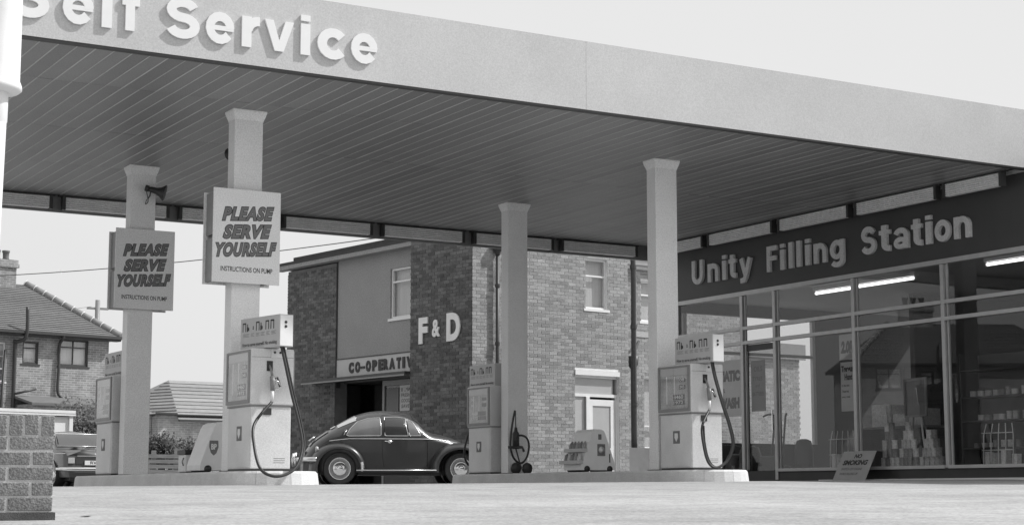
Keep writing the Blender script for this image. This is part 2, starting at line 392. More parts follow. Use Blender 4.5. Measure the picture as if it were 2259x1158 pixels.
# ================================================================== canopy
def canopy():
    root = thing('canopy', 'wide flat forecourt canopy with pale fascia and slatted grey soffit', 'canopy', (11, 22.35, 4.6))
    ox, oy = 11, 22.35
    X0, X1, Y0, Y1 = 3.05 - ox, 19.07 - ox, 17.6 - oy, 27.1 - oy
    T = .88
    fr = []
    for a, b in ((X0, .35), (.353, X1)):
        fr.append(B(root, 'front_fascia', m_fascia, (a, b, Y0, Y0 + .06, 0.012, T)))
    B(root, 'fascia_lip', m_dark, (X0 + .01, X1 - .01, Y0 + .008, Y0 + .09, -.012, .0115))
    B(root, 'side_fascia', m_fascia, (X0, X0 + .06, Y0 + .062, Y1, -.02, T))
    B(root, 'side_fascia', m_fascia, (X1 - .06, X1, Y0 + .062, Y1, -.02, T))
    B(root, 'rear_fascia', m_mid, (X0 + .062, X1 - .062, Y1 - .05, Y1, -.26, T))
    B(root, 'roof_deck', m_felt, (X0 + .062, X1 - .062, Y0 + .062, Y1 - .052, .03, T - .12))
    # soffit planks
    def plank(L):
        mb = MB(); w_ = .1965
        mb.prism([(0, .028), (0, .012), (.013, 0), (w_, 0), (w_, .028)], 'y', 0, L); me = mb.mesh('soffit_plank', m_soffit); me.materials.append(m_lit_edge)
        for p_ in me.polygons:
            if p_.normal.x < -.3 and p_.normal.z < -.3: p_.material_index = 1  # left chamfer painted lighter: the light it catches is put into the colour
        return me
    cache = {}
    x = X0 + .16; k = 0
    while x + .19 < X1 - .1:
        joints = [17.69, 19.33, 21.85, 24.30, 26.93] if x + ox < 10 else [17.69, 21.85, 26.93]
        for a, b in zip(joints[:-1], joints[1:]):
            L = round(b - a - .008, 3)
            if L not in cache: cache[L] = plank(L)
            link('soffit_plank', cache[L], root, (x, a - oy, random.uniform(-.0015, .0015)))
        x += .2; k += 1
    # raised letters on the front fascia
    base = 4.805 - 4.6
    for ch, a, b, h in (('S', 4.27, 4.66, .46), ('e', 4.80, 5.13, .36), ('l', 5.22, 5.33, .46), ('f', 5.44, 5.63, .46),
                        ('S', 5.93, 6.31, .455), ('e', 6.38, 6.71, .36), ('r', 6.80, 7.01, .355), ('v', 7.07, 7.42, .35), ('i', 7.505, 7.62, .46), ('c', 7.71, 8.05, .36), ('e', 8.13, 8.465, .36)):
        dz = -.008 if ch in 'Sec' else 0
        letter(fr[0], ch, (a - ox, Y0 - .004, base + dz), (1, 0, 0), (0, 0, 1), b - a, h, m_letter, .027)
    return root
canopy()

def column(x0, y0, zb, label):
    root = thing('canopy_column', label, 'column', (x0 + .185, y0 + .11, zb))
    w_, d_ = .185, .11; H = 4.598 - zb
    MB().bbox(-w_, w_, -d_, d_, .012, H - .125, .012).build('shaft', m_col, root)
    e = .036; P = [(-w_, -d_), (w_, -d_), (w_, d_), (-w_, d_)]
    def q(s_, z): return [(x + (s_ if x > 0 else -s_), y + (s_ if y > 0 else -s_), z) for x, y in P]
    mb = MB(); mb.grid([q(.002, H - .135), q(.002, H - .125), q(e * .55, H - .075), q(e, H - .02), q(e, H)], smooth=False, close=True); mb.quad(*q(e, H)); mb.build('capital', m_col, root)
    B(root, 'base_plate', m_dark, (-w_ - .02, w_ + .02, -d_ - .02, d_ + .02, 0, .016))
    return root
column(7.56, 19.70, Z1, 'pale square column carrying the lighter instruction board, street end of its island')
column(7.61, 23.90, Z1, 'pale square column with black horn speaker above the shaded instruction board')
column(13.86, 19.70, Z2, 'pale square column without board behind the pump nearest the shop')
column(13.92, 23.95, Z2, 'pale square column with black hose coil hung low on it')

# strip lights under the rear and shop-side edges
m_reed = mat('reeded_diffuser', .76, .5, .12, 4, grain=.15, gscale=60)
def strip_light(along, a, b, fixed, label, group):
    L = b - a
    root = thing('strip_light', label, 'strip light', ((a + b) / 2, fixed, 4.6) if along == 'x' else (fixed, (a + b) / 2, 4.6), 0 if along == 'x' else -pi / 2, group)
    # local: length on x, faces -y
    mb = MB(); prof = []
    n = 6; z0, z1 = -.225, -.03
    for k in range(n):
        for j in range(4):
            t = (k + j / 4) / n; prof.append((-.05 - .014 * sin(pi * j / 4), z0 + (z1 - z0) * t))
    prof += [(-.05, z1), (.03, z1), (.03, z0)]
    mb.prism(prof, 'x', -L / 2 + .05, L / 2 - .05); mb.build('diffuser', m_reed, root)
    for s_ in (-1, 1):
        B(root, 'end_cap', m_dark, (min(s_ * (L / 2 - .048), s_ * L / 2), max(s_ * (L / 2 - .048), s_ * L / 2), -.075, .035, -.235, -.02))
    B(root, 'mounting_rail', m_dark, (-L / 2 - .05, L / 2 + .05, -.03, .03, -.022, .004))
    return root
for a, b in ((3.80, 5.46), (5.62, 7.30), (7.46, 9.22), (9.39, 11.07), (11.23, 12.91), (13.09, 14.74), (14.93, 16.62), (16.79, 18.5)):
    strip_light('x', a, b, 26.97, 'reeded grey strip light hung under the rear edge of the canopy', 'strip lights along the rear canopy edge')
for a, b in ((25.16, 26.85), (23.15, 25.02), (21.19, 23.01), (19.19, 21.05), (17.85, 19.05)):
    strip_light('y', a, b, 18.80, 'reeded grey strip light hung under the canopy edge beside the shop sign', 'strip lights along the shop-side canopy edge')

# ================================================================== pumps
def smooth_path(P, n=6):
    P = [Vector(p) for p in P]; out = []
    for i in range(len(P) - 1):
        p0, p1, p2, p3 = P[max(i - 1, 0)], P[i], P[i + 1], P[min(i + 2, len(P) - 1)]
        for k in range(n):
            t = k / n; out.append(.5 * ((2 * p1) + (-p0 + p2) * t + (2 * p0 - 5 * p1 + 4 * p2 - p3) * t * t + (-p0 + 3 * p1 - 3 * p2 + p3) * t ** 3))
    return out + [P[-1]]
m_dial = mat('dial_card', .42, .6, .25, 6, grain=.2, gscale=40)
def pump(label, loc, rz, hose, hdr_rot=0.0):
    root = thing('petrol_pump', label, 'petrol pump', loc, rz, 'self-service petrol pumps on the islands')
    B(root, 'plinth', m_black, (-.245, .245, -.36, .36, 0, .03))
    cab = MB().bbox(-.25, .25, -.365, .365, .03, .755, .012).build('cabinet', m_pump, root)
    for s_ in (-1, 1):   # door panel of the cabinet on each side
        B(cab, 'door_panel', m_pump, (min(s_ * .249, s_ * .254), max(s_ * .249, s_ * .254), -.345, .325, .05, .73))
        bd = B(cab, 'badge', m_ink2, (min(s_ * .254, s_ * .259), max(s_ * .254, s_ * .259), -.09, .06, .36, .53))
        mb = MB(); mb.prism([(-.05, .50), (.02, .50), (.025, .44), (-.015, .385), (-.055, .44)], 'x', s_ * .2595, s_ * .262); mb.build('emblem', m_white, bd)
    for z in (.10, .125, .15): B(cab, 'louvre', m_ink2, (.04, .18, -.3665, -.36, z, z + .006))
    head = MB().bbox(-.27, .27, -.385, .385, .77, 1.43, .015).build('head', m_pump, root)
    B(root, 'waist_trim', m_mid, (-.262, .262, -.377, .377, .755, .771))
    B(head, 'top_seam', m_ink2, (-.262, .262, -.3865, -.38, 1.325, 1.329))
    for s_ in (-1, 1):
        xa, xb = s_ * .262, s_ * .288
        fr = MB()
        def bb(y0, y1, z0, z1, c): fr.box(min(xa, xb), max(xa, xb), y0, y1, z0, z1)
        bb(-.365, -.325, .79, 1.41, 0); bb(.325, .365, .79, 1.41, 0); bb(-.325, .325, .79, .83, 0); bb(-.325, .325, 1.385, 1.41, 0)
        f = fr.build('display_frame', m_mid, head)
        B(head, 'title_strip', m_hdr, (min(s_ * .2705, s_ * .276), max(s_ * .2705, s_ * .276), -.324, .324, 1.285, 1.384))
        B(head, 'dial_card', m_dial, (min(s_ * .2705, s_ * .273), max(s_ * .2705, s_ * .273), -.324, .324, .831, 1.284))
        card = MB()
        xs = (min(s_ * .2735, s_ * .278), max(s_ * .2735, s_ * .278))
        for (y0, y1, z0, z1) in ((-.26, -.12, 1.19, 1.24), (-.26, -.12, 1.09, 1.15), (-.24, .02, .88, .94), (-.24, .02, .95, 1.02)):
            card.box(xs[0], xs[1], y0 * -s_ if s_ > 0 else y0, y1 * -s_ if s_ > 0 else y1, z0, z1)
        nw = card.build('number_window', m_ink2, head)
        xo = s_ * .2788; sg2 = -s_ if s_ > 0 else 1
        for (tx, ya, z0, hh) in (('08', .26, 1.195, .04), ('345', .26, 1.10, .04), ('1972', .24, .89, .042), ('4460', .24, .962, .05)):
            text(nw, 'figures', tx, (xo, (-ya + .015) if s_ > 0 else (-.12 - .01 if ya > .25 else .01), z0), (0, 1 if s_ > 0 else -1, 0), (0, 0, 1), .11 if ya > .25 else .22, hh, m_white, bold=.01)
        for yy in (-.02, .16):
            B(head, 'dial_strip', m_white, (xs[0], xs[1], min(yy * -s_, yy * -s_ + .02), max(yy * -s_, yy * -s_ + .02), .90, 1.27))
        B(head, 'display_glass', m_glass, (min(s_ * .281, s_ * .284), max(s_ * .281, s_ * .284), -.324, .324, .831, 1.384))
    # instruction header
    hr = bpy.data.objects.new('header', None)
    hb = MB().bbox(-.095, .095, -.43, .43, 0, .375, .006).build('header', m_hdr, root); bpy.data.objects.remove(hr)
    hb.location = (-.03, -.25, 1.435); hb.rotation_euler = (0, 0, hdr_rot)
    B(hb, 'end_panel', m_white, (-.085, .085, -.435, -.4295, .01, .365))
    for z in (.285, .235):
        MB().lathe([(.017, 0), (.017, -.006), (0, -.006)], (-.01, -.435, z), 'y', 14).build('knob', m_ink, hb)
    for s_ in (-1, 1):
        X = s_ * .0965; xd = (0, -s_ * -1, 0) if s_ > 0 else (0, -1, 0); o0 = .40 if s_ < 0 else -.40; sg = -1 if s_ < 0 else 1
        mb = MB()
        def bar(u0, u1, z0, z1):
            mb.box(min(X, X + s_ * .001), max(X, X + s_ * .001), *sorted((o0 + sg * u0, o0 + sg * u1)), z0, z1)
        def pumpsign(u):
            bar(u, u + .014, .215, .305); bar(u, u + .075, .305, .322); bar(u + .061, u + .075, .215, .305)
        pumpsign(.02); pumpsign(.32); pumpsign(.53); pumpsign(.64); pumpsign(.64)
        for u in (.115, .415):      # little standing figures
            bar(u, u + .03, .215, .275); bar(u + .006, u + .022, .278, .305); bar(u + .03, u + .05, .225, .262)
        bar(.25, .265, .25, .275); bar(.245, .27, .235, .246)
        tag(mb.build('pictograms', m_ink, hb), kind='stuff')
        mt = MB()
        for r in range(3):
            for (u0, u1) in ((.03, .17), (.21, .28), (.32, .40), (.43, .51), (.55, .62), (.66, .76)):
                z = .185 - r * .016; mt.box(min(X, X + s_ * .001), max(X, X + s_ * .001), *sorted((o0 + sg * u0, o0 + sg * (u1 - .02 * (r % 2)))), z, z + .004)
        tag(mt.build('small_print', m_ink2, hb), kind='stuff')
        text(hb, 'lettering', 'How to serve yourself. No smoking', (X + s_ * .0012, o0 + sg * .02, .025), (0, sg, 0), (0, 0, 1), .76, .055, m_ink, bold=.012)
    B(hb, 'support', m_mid, (-.04, .04, -.05, .35, -.012, .0))
    B(root, 'switch_plate', m_white, (-.02, .13, -.395, -.3855, 1.325, 1.425))
    for x in (.02, .09): MB().lathe([(.014, 0), (.014, -.008), (0, -.008)], (x, -.395, 1.385), 'y', 12).build('switch_button', m_ink, root)
    # nozzle boot, nozzle and hose
    B(root, 'nozzle_boot', m_ink, (-.075, .0, -.3905, -.386, 1.165, 1.285))
    nz = MB(); nz.tube([(-.04, -.37, 1.25), (-.035, -.42, 1.18), (-.03, -.455, 1.10)], [.012, .013, .016], 10).tube([(-.03, -.455, 1.10), (-.03, -.47, 1.03), (-.035, -.475, .93)], [.03, .033, .024], 10)
    nzo = nz.build('nozzle', m_mid, root)
    MB().tube([(-.03, -.48, 1.06), (.03, -.49, 1.04), (.07, -.48, .985), (.05, -.475, .955), (.0, -.475, .95)], .010, 8).build('trigger_guard', m_chrome, nzo)
    MB().tube([(-.01, -.475, 1.07), (.025, -.475, 1.09), (.06, -.475, .98)], [.008, .012, .016], 8).build('trigger', m_dark, nzo)
    MB().tube([(-.035, -.475, .935), (-.04, -.475, .80)], .02, 10).build('hose_coupling', m_white, nzo)
    B(root, 'hose_clip', m_ink, (-.10, .0, -.372, -.364, .655, .735))
    MB().tube(smooth_path(hose), .0175, 10).build('hose', m_black, root)
    return root
PA = Vector((7.765, 19.235, Z1)); PD = Vector((14.07, 19.22, Z2))
def hpath(pts, O):
    return [onY(x, y, Y) - O for x, y, Y in pts]
hoseA = hpath([(621, 764, 18.62), (629, 800, 18.58), (644, 870, 18.50), (660, 935, 18.42), (667, 985, 18.34), (655, 1027, 18.24), (630, 1046, 18.20), (600, 1049, 18.20), (574, 1032, 18.28), (561, 985, 18.42), (561, 935, 18.62)], PA) + [Vector((-.04, -.475, .80))]
hoseD = hpath([(1568, 790, 18.62), (1576, 830, 18.58), (1593, 890, 18.50), (1609, 940, 18.46), (1616, 980, 18.44), (1604, 1015, 18.44), (1580, 1031, 18.44), (1562, 1018, 18.48), (1552, 980, 18.54), (1549, 940, 18.62)], PD) + [Vector((-.04, -.475, .80))]
hoseA2 = [p + Vector((.035, .02, .012)) for p in hoseA[:-2]]
pa = pump('cream petrol pump with big hose loop hanging over the kerb beside dark rounded car', PA, 0, hoseA, radians(9.7))
MB().tube(smooth_path(hoseA2[:7]), .012, 8).build('breakaway_cable', m_black, pa)
pd_ = pump('cream petrol pump standing before the shop window with its hose loop above the kerb', PD, 0, hoseD)
MB().tube(smooth_path([p + Vector((.04, .02, .01)) for p in hoseD[:-1]]), .012, 8).build('breakaway_cable', m_black, pd_)
hoseB = [Vector((p.x, p.y, max(p.z, .16))) for p in hoseD]
pump('petrol pump half hidden behind the column with the horn speaker', (7.79, 24.60, Z1), pi, hoseB)
pump('petrol pump half hidden behind the column with the hose coil', (14.07, 24.70, Z2), pi, hoseB)

# ================================================================== instruction boards on columns
m_board1 = mat('board_paint_lit', .80, .5, .04, 3, grain=.16, gscale=75)
m_board2 = mat('board_paint_shaded', .78, .5, .04, 3, grain=.18, gscale=65)  # same paint as the other board, this copy slightly darker for its shade
m_sgnfill = mat('sign_red', .17, .5, .08, 20)
def board(x0, yf, yb, z0, mm, label):
    W, H = .87, 1.15
    root = thing('instruction_board', label, 'sign', (x0 + W / 2, (yf + yb) / 2, z0))
    hw = W / 2; d0 = yf - (yf + yb) / 2; d1 = -d0
    fp = B(root, 'front_panel', mm, (-hw, hw, d0 - .02, d0, 0, H))
    B(root, 'back_panel', mm, (-hw + .02, hw + .02, d1, d1 + .02, .01, H - .01))
    B(root, 'spacer', m_mid, (-hw + .05, -hw + .09, d0, d1, .03, H * .48)); B(root, 'spacer', m_mid, (-hw + .05, -hw + .09, d0, d1, H * .52, H - .03))
    B(root, 'spacer', m_mid, (hw - .09, hw - .05, d0, d1, .03, H - .03))
    for (t, u0, u1, z, h) in (('PLEASE', .105, .79, .74, .185), ('SERVE', .12, .76, .52, .185), ('YOURSELF', .03, .83, .295, .185)):
        # painted brush capitals climbing to the right, dark outline and lighter fill
        sl = .07
        for lay, (b_, m_, dy, gx) in enumerate(((.085, m_ink, .0012, .0), (.04, m_sgnfill, .0024, .010))):
            mb = MB(); text(None, '', t, (0, 0, 0), (1, 0, 0), (0, 0, 1), u1 - u0 - 2 * gx, h - 2 * gx, m_, bold=b_, shear=.28, space=1.16, mb=mb)
            mb.v = [(-hw + u0 + gx + p[0], d0 - .02 - dy, z + gx + p[2] + sl * p[0]) for p in mb.v]; mb.build('lettering', m_, fp)
    text(fp, 'lettering', 'INSTRUCTIONS ON PUMP', (-hw + .105, d0 - .0212, .135), (1, 0, 0), (0, 0, 1), .67, .062, m_ink, bold=.016)
    return root
board(7.27, 19.62, 19.98, 2.43, m_board1, 'lighter PLEASE SERVE YOURSELF board clamped to street-end column')
board(7.385, 23.84, 24.20, 2.51, m_board2, 'shaded PLEASE SERVE YOURSELF board under the horn speaker')

def horn(p, d, label, sc=.85):
    root = thing('horn_speaker', label, 'loudspeaker', p); root.scale = (sc,) * 3; d = Vector(d).normalized()
    pts = [d * t for t in (-.05, .0, .08, .16, .22, .24)]
    MB().tube(pts, [.035, .05, .055, .085, .135, .14], 16).build('horn', m_black, root)
    MB().tube([d * -.04, d * -.10], .055, 12).build('driver', m_dark, root)
    MB().tube([(0, 0, 0), (0, .06, -.10), (0, .14, -.13)], .012, 8).build('bracket', m_dark, root)
    MB().tube(smooth_path([d * -.1, (-.05, .04, -.10), (-.02, .09, -.20), (-.06, .10, -.24), (-.04, .10, -.16)]), .007, 6).build('cable', m_dark, root)
horn((7.86, 23.76, 4.24), (.75, -.35, -.22), 'black horn loudspeaker on the column with the shaded board')
horn((7.69, 19.97, 4.12), (-.2, .9, -.1), 'black horn loudspeaker peeping out behind the column with the lighter board', .6)

# ================================================================== shop
m_band = mat('sign_band', .060, .5, .10, 2, grain=.12, gscale=60)
m_bandlet = mat('sign_letter', .64, .5, .08, 6, grain=.2, gscale=70)
m_plinth = mat('plinth_tile', .035, .4, .15, 5)
m_shopglass = glass_mat('shop_glass', .045, .93)
m_ceil = mat('shop_ceiling', .42, .9, .04, 2)
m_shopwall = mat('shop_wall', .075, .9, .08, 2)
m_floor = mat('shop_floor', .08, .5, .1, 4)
SX, SY0, SY1 = 19.1, 13.35, 26.55
def shop():
    root = thing('filling_station_shop', 'single-storey glazed shop with dark sign band and aluminium window frames', 'shop', (SX, 20, .1))
    def bx(name, m, *b, parent=None):
        return B(parent or root, name, m, *[(x0 - SX, x1 - SX, y0 - 20, y1 - 20, z0 - .1, z1 - .1) for (x0, x1, y0, y1, z0, z1) in b])
    XB = 25.5
    bx('floor_slab', m_floor, (SX + .06, XB, SY0, SY1 - .06, -.05, .14))
    bx('roof', m_felt, (SX + .12, XB + .1, SY0 - .1, SY1 - .05, 4.3, 4.75))
    ceil = bx('ceiling', m_ceil, (SX + .13, XB, SY0 + .01, SY1 - .10, 3.52, 3.58))
    for y in np.arange(SY0 + .6, SY1 - .3, .6): bx('ceiling_batten', m_mid, (SX + .14, XB - .1, y, y + .02, 3.505, 3.519), parent=ceil) if False else None
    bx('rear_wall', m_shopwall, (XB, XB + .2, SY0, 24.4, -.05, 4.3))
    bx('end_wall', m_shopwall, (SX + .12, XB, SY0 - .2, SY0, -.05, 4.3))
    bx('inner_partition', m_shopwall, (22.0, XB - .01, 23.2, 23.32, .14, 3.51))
    band = bx('sign_band', m_band, (SX, SX + .11, SY0, SY1, 3.50, 4.80))
    bx('return_band', m_band, (SX + .112, XB + .2, SY1 - .11, SY1, 3.30, 4.80))
    bx('plinth', m_plinth, (SX + .01, SX + .15, SY0, SY1 - .02, -.05, .28)); bx('end_plinth', m_plinth, (SX + .152, XB, SY1 - .15, SY1 - .02, -.05, .86))
    bx('step', m_white, (SX - .10, SX + .005, SY0, 22.4, -.05, .135))
    # aluminium frame of the front
    ys = [SY0 + .04, 15.4, 17.45, 19.5, 21.55, 23.60, 24.52, SY1 - .04]
    for y in ys: bx('mullion', m_alu, (SX - .01, SX + .10, y - .035, y + .035, .30 if not (23.5 < y < 24.6) else .145, 3.42))
    for y in ys[1:-1]: bx('glazing_bead', m_alu, (SX + .02, SX + .06, y - .085, y - .062, .32, 3.42))
    bx('frame_head', m_alu, (SX - .02, SX + .105, SY0, SY1, 3.425, 3.498))
    for y0, y1 in zip(ys[:-1], ys[1:]):
        for z in (2.805, 2.545): bx('transom', m_alu, (SX - .014, SX + .095, y0 + .036, y1 - .036, z, z + .058))
        door = 23.5 < y0 < 23.7
        if not door: bx('sill', m_alu, (SX - .04, SX + .10, y0 + .036, y1 - .036, .285, .335))
        for z0, z1 in (((.336, 2.544) if not door else (.30, 2.40)), (2.604, 2.804), (2.864, 3.424)):
            if door and z0 < 1: continue
            bx('pane', m_shopglass, (SX + .036, SX + .044, y0 + .037, y1 - .037, z0, z1))
    # glazed far end (towards the brick building)
    xs = [SX + .16, 20.7, 22.4]
    for x in xs: bx('end_mullion', m_alu, (x - .035, x + .035, SY1 - .10, SY1 - .02, .861, 3.30))
    for x0, x1 in zip(xs[:-1], xs[1:]):
        bx('end_transom', m_alu, (x0 + .036, x1 - .036, SY1 - .094, SY1 - .026, 2.55, 2.61)); bx('end_pane', m_shopglass, (x0 + .036, x1 - .036, SY1 - .064, SY1 - .056, .865, 2.549)); bx('end_pane', m_shopglass, (x0 + .036, x1 - .036, SY1 - .064, SY1 - .056, 2.611, 3.30))
    bx('end_wall', m_shopwall, (22.44, XB, SY1 - .10, SY1 - .02, .861, 3.30))
    # open glazed door with dark frame, standing inward
    d = bx('door', m_dark, (SX + .05, SX + .09, 24.44, 24.48, .15, 2.53), (SX + .05, SX + .09, 23.64, 23.68, .15, 2.53), (SX + .05, SX + .09, 23.68, 24.44, .15, .30), (SX + .05, SX + .09, 23.68, 24.44, 2.42, 2.53))
    bx('door_pane', m_shopglass, (SX + .066, SX + .074, 23.682, 24.438, .302, 2.418), parent=d); bx('door_handle', m_chrome, (SX + .0, SX + .02, 23.70, 23.72, 1.0, 1.35), parent=d)
    # letters
    def lets(seq):
        for ch, a, b, z, h in seq:
            letter(band, ch, (-.002, a - 20, z - .1), (0, -1, 0), (0, 0, 1), a - b, h, m_bandlet, .05, fat=1.04)
    bl, cap, xh = 3.76, .45, .34
    lets([('U', 25.93, 25.59, bl, cap), ('n', 25.44, 25.12, bl, xh), ('i', 25.0, 24.89, bl, cap), ('t', 24.81, 24.60, bl, .43), ('y', 24.49, 24.15, bl - .12, xh + .12),
          ('F', 23.71, 23.44, bl, cap), ('i', 23.34, 23.23, bl, cap), ('l', 23.11, 23.0, bl, cap), ('l', 22.90, 22.79, bl, cap), ('i', 22.67, 22.55, bl, cap), ('n', 22.45, 22.13, bl, xh), ('g', 22.03, 21.69, bl - .12, xh + .12),
          ('S', 21.25, 20.92, bl, cap + .01), ('t', 20.83, 20.58, bl, .43), ('a', 20.49, 20.16, bl, xh), ('t', 20.09, 19.86, bl, .43), ('i', 19.77, 19.65, bl, cap), ('o', 19.57, 19.24, bl, xh), ('n', 19.16, 18.82, bl, xh)])
    return root
shop()
# ---- things in and behind the shop window
m_tube = emit_mat('fluorescent_tube', 2.2)
def tube_light(x, y0, y1, label):
    root = thing('fluorescent_light', label, 'light', (x, (y0 + y1) / 2, 3.52)); L = (y1 - y0) / 2
    B(root, 'housing', m_white, (-.05, .05, -L, L, -.06, 0)); MB().tube([(0, -L + .02, -.10), (0, L - .02, -.10)], .024, 10).build('tube', m_tube, root)
    B(root, 'tube_holder', m_white, (-.02, .02, -L, -L + .03, -.13, -.06)); B(root, 'tube_holder', m_white, (-.02, .02, L - .03, L, -.13, -.06))
tube_light(20.0, 22.42, 23.55, 'lit fluorescent tube on shop ceiling, end of the row by the door')
tube_light(19.95, 20.95, 22.36, 'lit fluorescent tube on shop ceiling, middle of the row')
tube_light(19.75, 17.6, 19.2, 'lit fluorescent tube on shop ceiling at the row end away from the door')
m_poster = mat('poster_paper', .5, .7, .06, 4); m_poster2 = mat('poster_paper_dark', .17, .7, .08, 4)
def poster(name, y_hi, y_lo, z0, z1, m, label, lines, x=SX + .075):
    root = thing(name, label, 'poster', (x, (y_hi + y_lo) / 2, z0)); w_ = y_hi - y_lo; h_ = z1 - z0
    sh = B(root, 'sheet', m, (0, .006, -w_ / 2, w_ / 2, 0, h_))
    for (t, a, b, z, h, bo, shr) in lines: text(sh, 'lettering', t, (-.0015, w_ / 2 - a * w_, z * h_), (0, -1, 0), (0, 0, 1), (b - a) * w_, h * h_, m_ink, bold=bo, shear=shr)
    return root
poster('poster', 22.0, 21.60, 2.10, 2.52, m_poster, 'offer poster reading 2 OR high in shop window', [('2.0R', .1, .9, .25, .5, .07, .15)])
poster('poster', 21.98, 21.60, 1.25, 2.06, m_poster, 'Treasure Hunt poster below the offer poster in shop window', [('Treasure', .05, .95, .80, .13, .06, 0), ('Hunt', .25, .75, .63, .13, .06, 0), ('to be won', .05, .55, .5, .06, .02, 0), ('here', .1, .5, .38, .06, .02, 0), ('every week', .05, .6, .26, .06, .02, 0)])
poster('poster', 25.95, 24.62, 1.28, 2.3, mat('poster_bright', .6, .7, .06, 4), 'AUTOMATIC WASH poster in the shop window behind the petrol pump', [('AUTOMATIC', .05, .95, .62, .2, .085, 0), ('CAR', .42, .62, .43, .08, .06, 0), ('WASH', .48, .93, .14, .2, .085, 0)])
poster('poster', 24.40, 24.0, 1.35, 2.25, m_poster2, 'grey notice hanging in the shop doorway', [('OILS', .2, .8, .78, .1, .03, 0), ('TYRES', .1, .8, .6, .08, .02, 0), ('and', .3, .6, .47, .07, .02, 0), ('BATTERIES', .1, .9, .3, .08, .02, 0)], x=SX + .10)
# shelves and goods
m_shelf = mat('shelf_board', .06, .7, .1, 4)
def shelf_unit(x0, x1, y0, y1, zs, label):
    root = thing('shelf_unit', label, 'shelf', (x0, (y0 + y1) / 2, .14)); h = (y1 - y0) / 2
    for z in zs: B(root, 'shelf', m_shelf, (0, x1 - x0, -h + .021, h - .021, z, z + .025))
    for s_ in (-h, h - .02): B(root, 'side_panel', m_shelf, (0, x1 - x0, s_, s_ + .02, 0, zs[-1] + .3))
    B(root, 'back_panel', m_shelf, (x1 - x0, x1 - x0 + .02, -h, h, 0, zs[-1] + .3))
    return root
shelf_unit(21.3, 21.7, 17.2, 21.4, [.12, .5, .95, 1.35, 1.8], 'long dark goods shelf standing inside the shop')
shelf_unit(20.6, 20.95, 15.0, 19.3, [.1, .42, .78], 'low goods shelf nearer the shop glass')
tinm = [mat('tin_label_%d' % i, v, .35, .25, 25, grain=.2, gscale=60) for i, v in enumerate((.30, .5, .65, .75, .2, .6))]
def can_mesh(r, h, m):
    mb = MB(); mb.lathe([(0, 0), (r, 0), (r, .008), (r * .97, .012), (r * .97, h - .012), (r, h - .008), (r, h), (0, h)], (0, 0, 0), 'z', 12); return mb.mesh('tin', m)
cans = [can_mesh(.05, .14, m) for m in tinm] + [can_mesh(.06, .10, m) for m in tinm]
def put_tin(x, y, z, k, label, group):
    tag(link('oil_tin', cans[k], None, (x, y, z)), label, 'tin', group)
B2 = B(None, 'window_display_board', m_shelf, (SX + .16, SX + .75, 17.5, 23.5, .14, .34)); tag(B2, 'low dark display board along the inside of the shop window', 'display board')
for (yc, rows, lab) in ((21.15, (4, 3, 3, 2, 2, 1, 1), 'small tin in the tallest stack behind the NO SMOKING board'), (20.72, (4, 4, 3, 2, 1), 'small tin in the middle stack in the shop window'), (20.2, (5, 4, 3, 2), 'small tin in the broad stack by the window post')):
    z = .34
    for n in rows:
        kk = random.randrange(6); h = .14
        for j in range(n): put_tin(SX + .36 + random.uniform(-.01, .01), yc + (j - (n - 1) / 2) * .106, z, random.randrange(6), lab, lab.replace('small tin in', 'tins of'))
        z += h
for y, z0 in [(v, zz) for zz in (.645, 1.115, 1.515) for v in np.arange(17.3, 21.3, .15)]:
    if random.random() < .85: put_tin(21.45, y + random.uniform(-.05, .05), z0, random.randrange(12), 'tin standing on the long shelf inside the shop', 'tins on the long shelf')
for y, z0 in [(v, zz) for zz in (.545 + .0, .945) for v in np.arange(15.2, 19.2, .16)]:
    if random.random() < .85: put_tin(20.75, y + random.uniform(-.05, .05), z0 + .0, random.randrange(12), 'tin standing on the low shelf near the shop glass', 'tins on the low shelf')
def wire_basket(y, label):
    root = thing('wire_stand', label, 'display stand', (SX + .55, y, .34))
    for k in range(5): MB().tube([(0, -.3 + .15 * k, 0), (.02, -.3 + .15 * k, .45), (.0, -.3 + .13 * k, .62)], .008, 6).build('upright', m_white, root)
    for z in (.22, .48): MB().tube([(0, -.32, z), (.0, .32, z)], .008, 6).build('rail', m_white, root)
    for k in range(6): MB().bbox(.05, .16, -.32 + .11 * k, -.23 + .11 * k, 0, .16 + .08 * random.random(), .006).build('packet', random.choice(tinm), root)
wire_basket(22.55, 'white wire display stand of packets by the shop doorway')
wire_basket(19.0, 'white wire display stand of packets beside the middle window post')
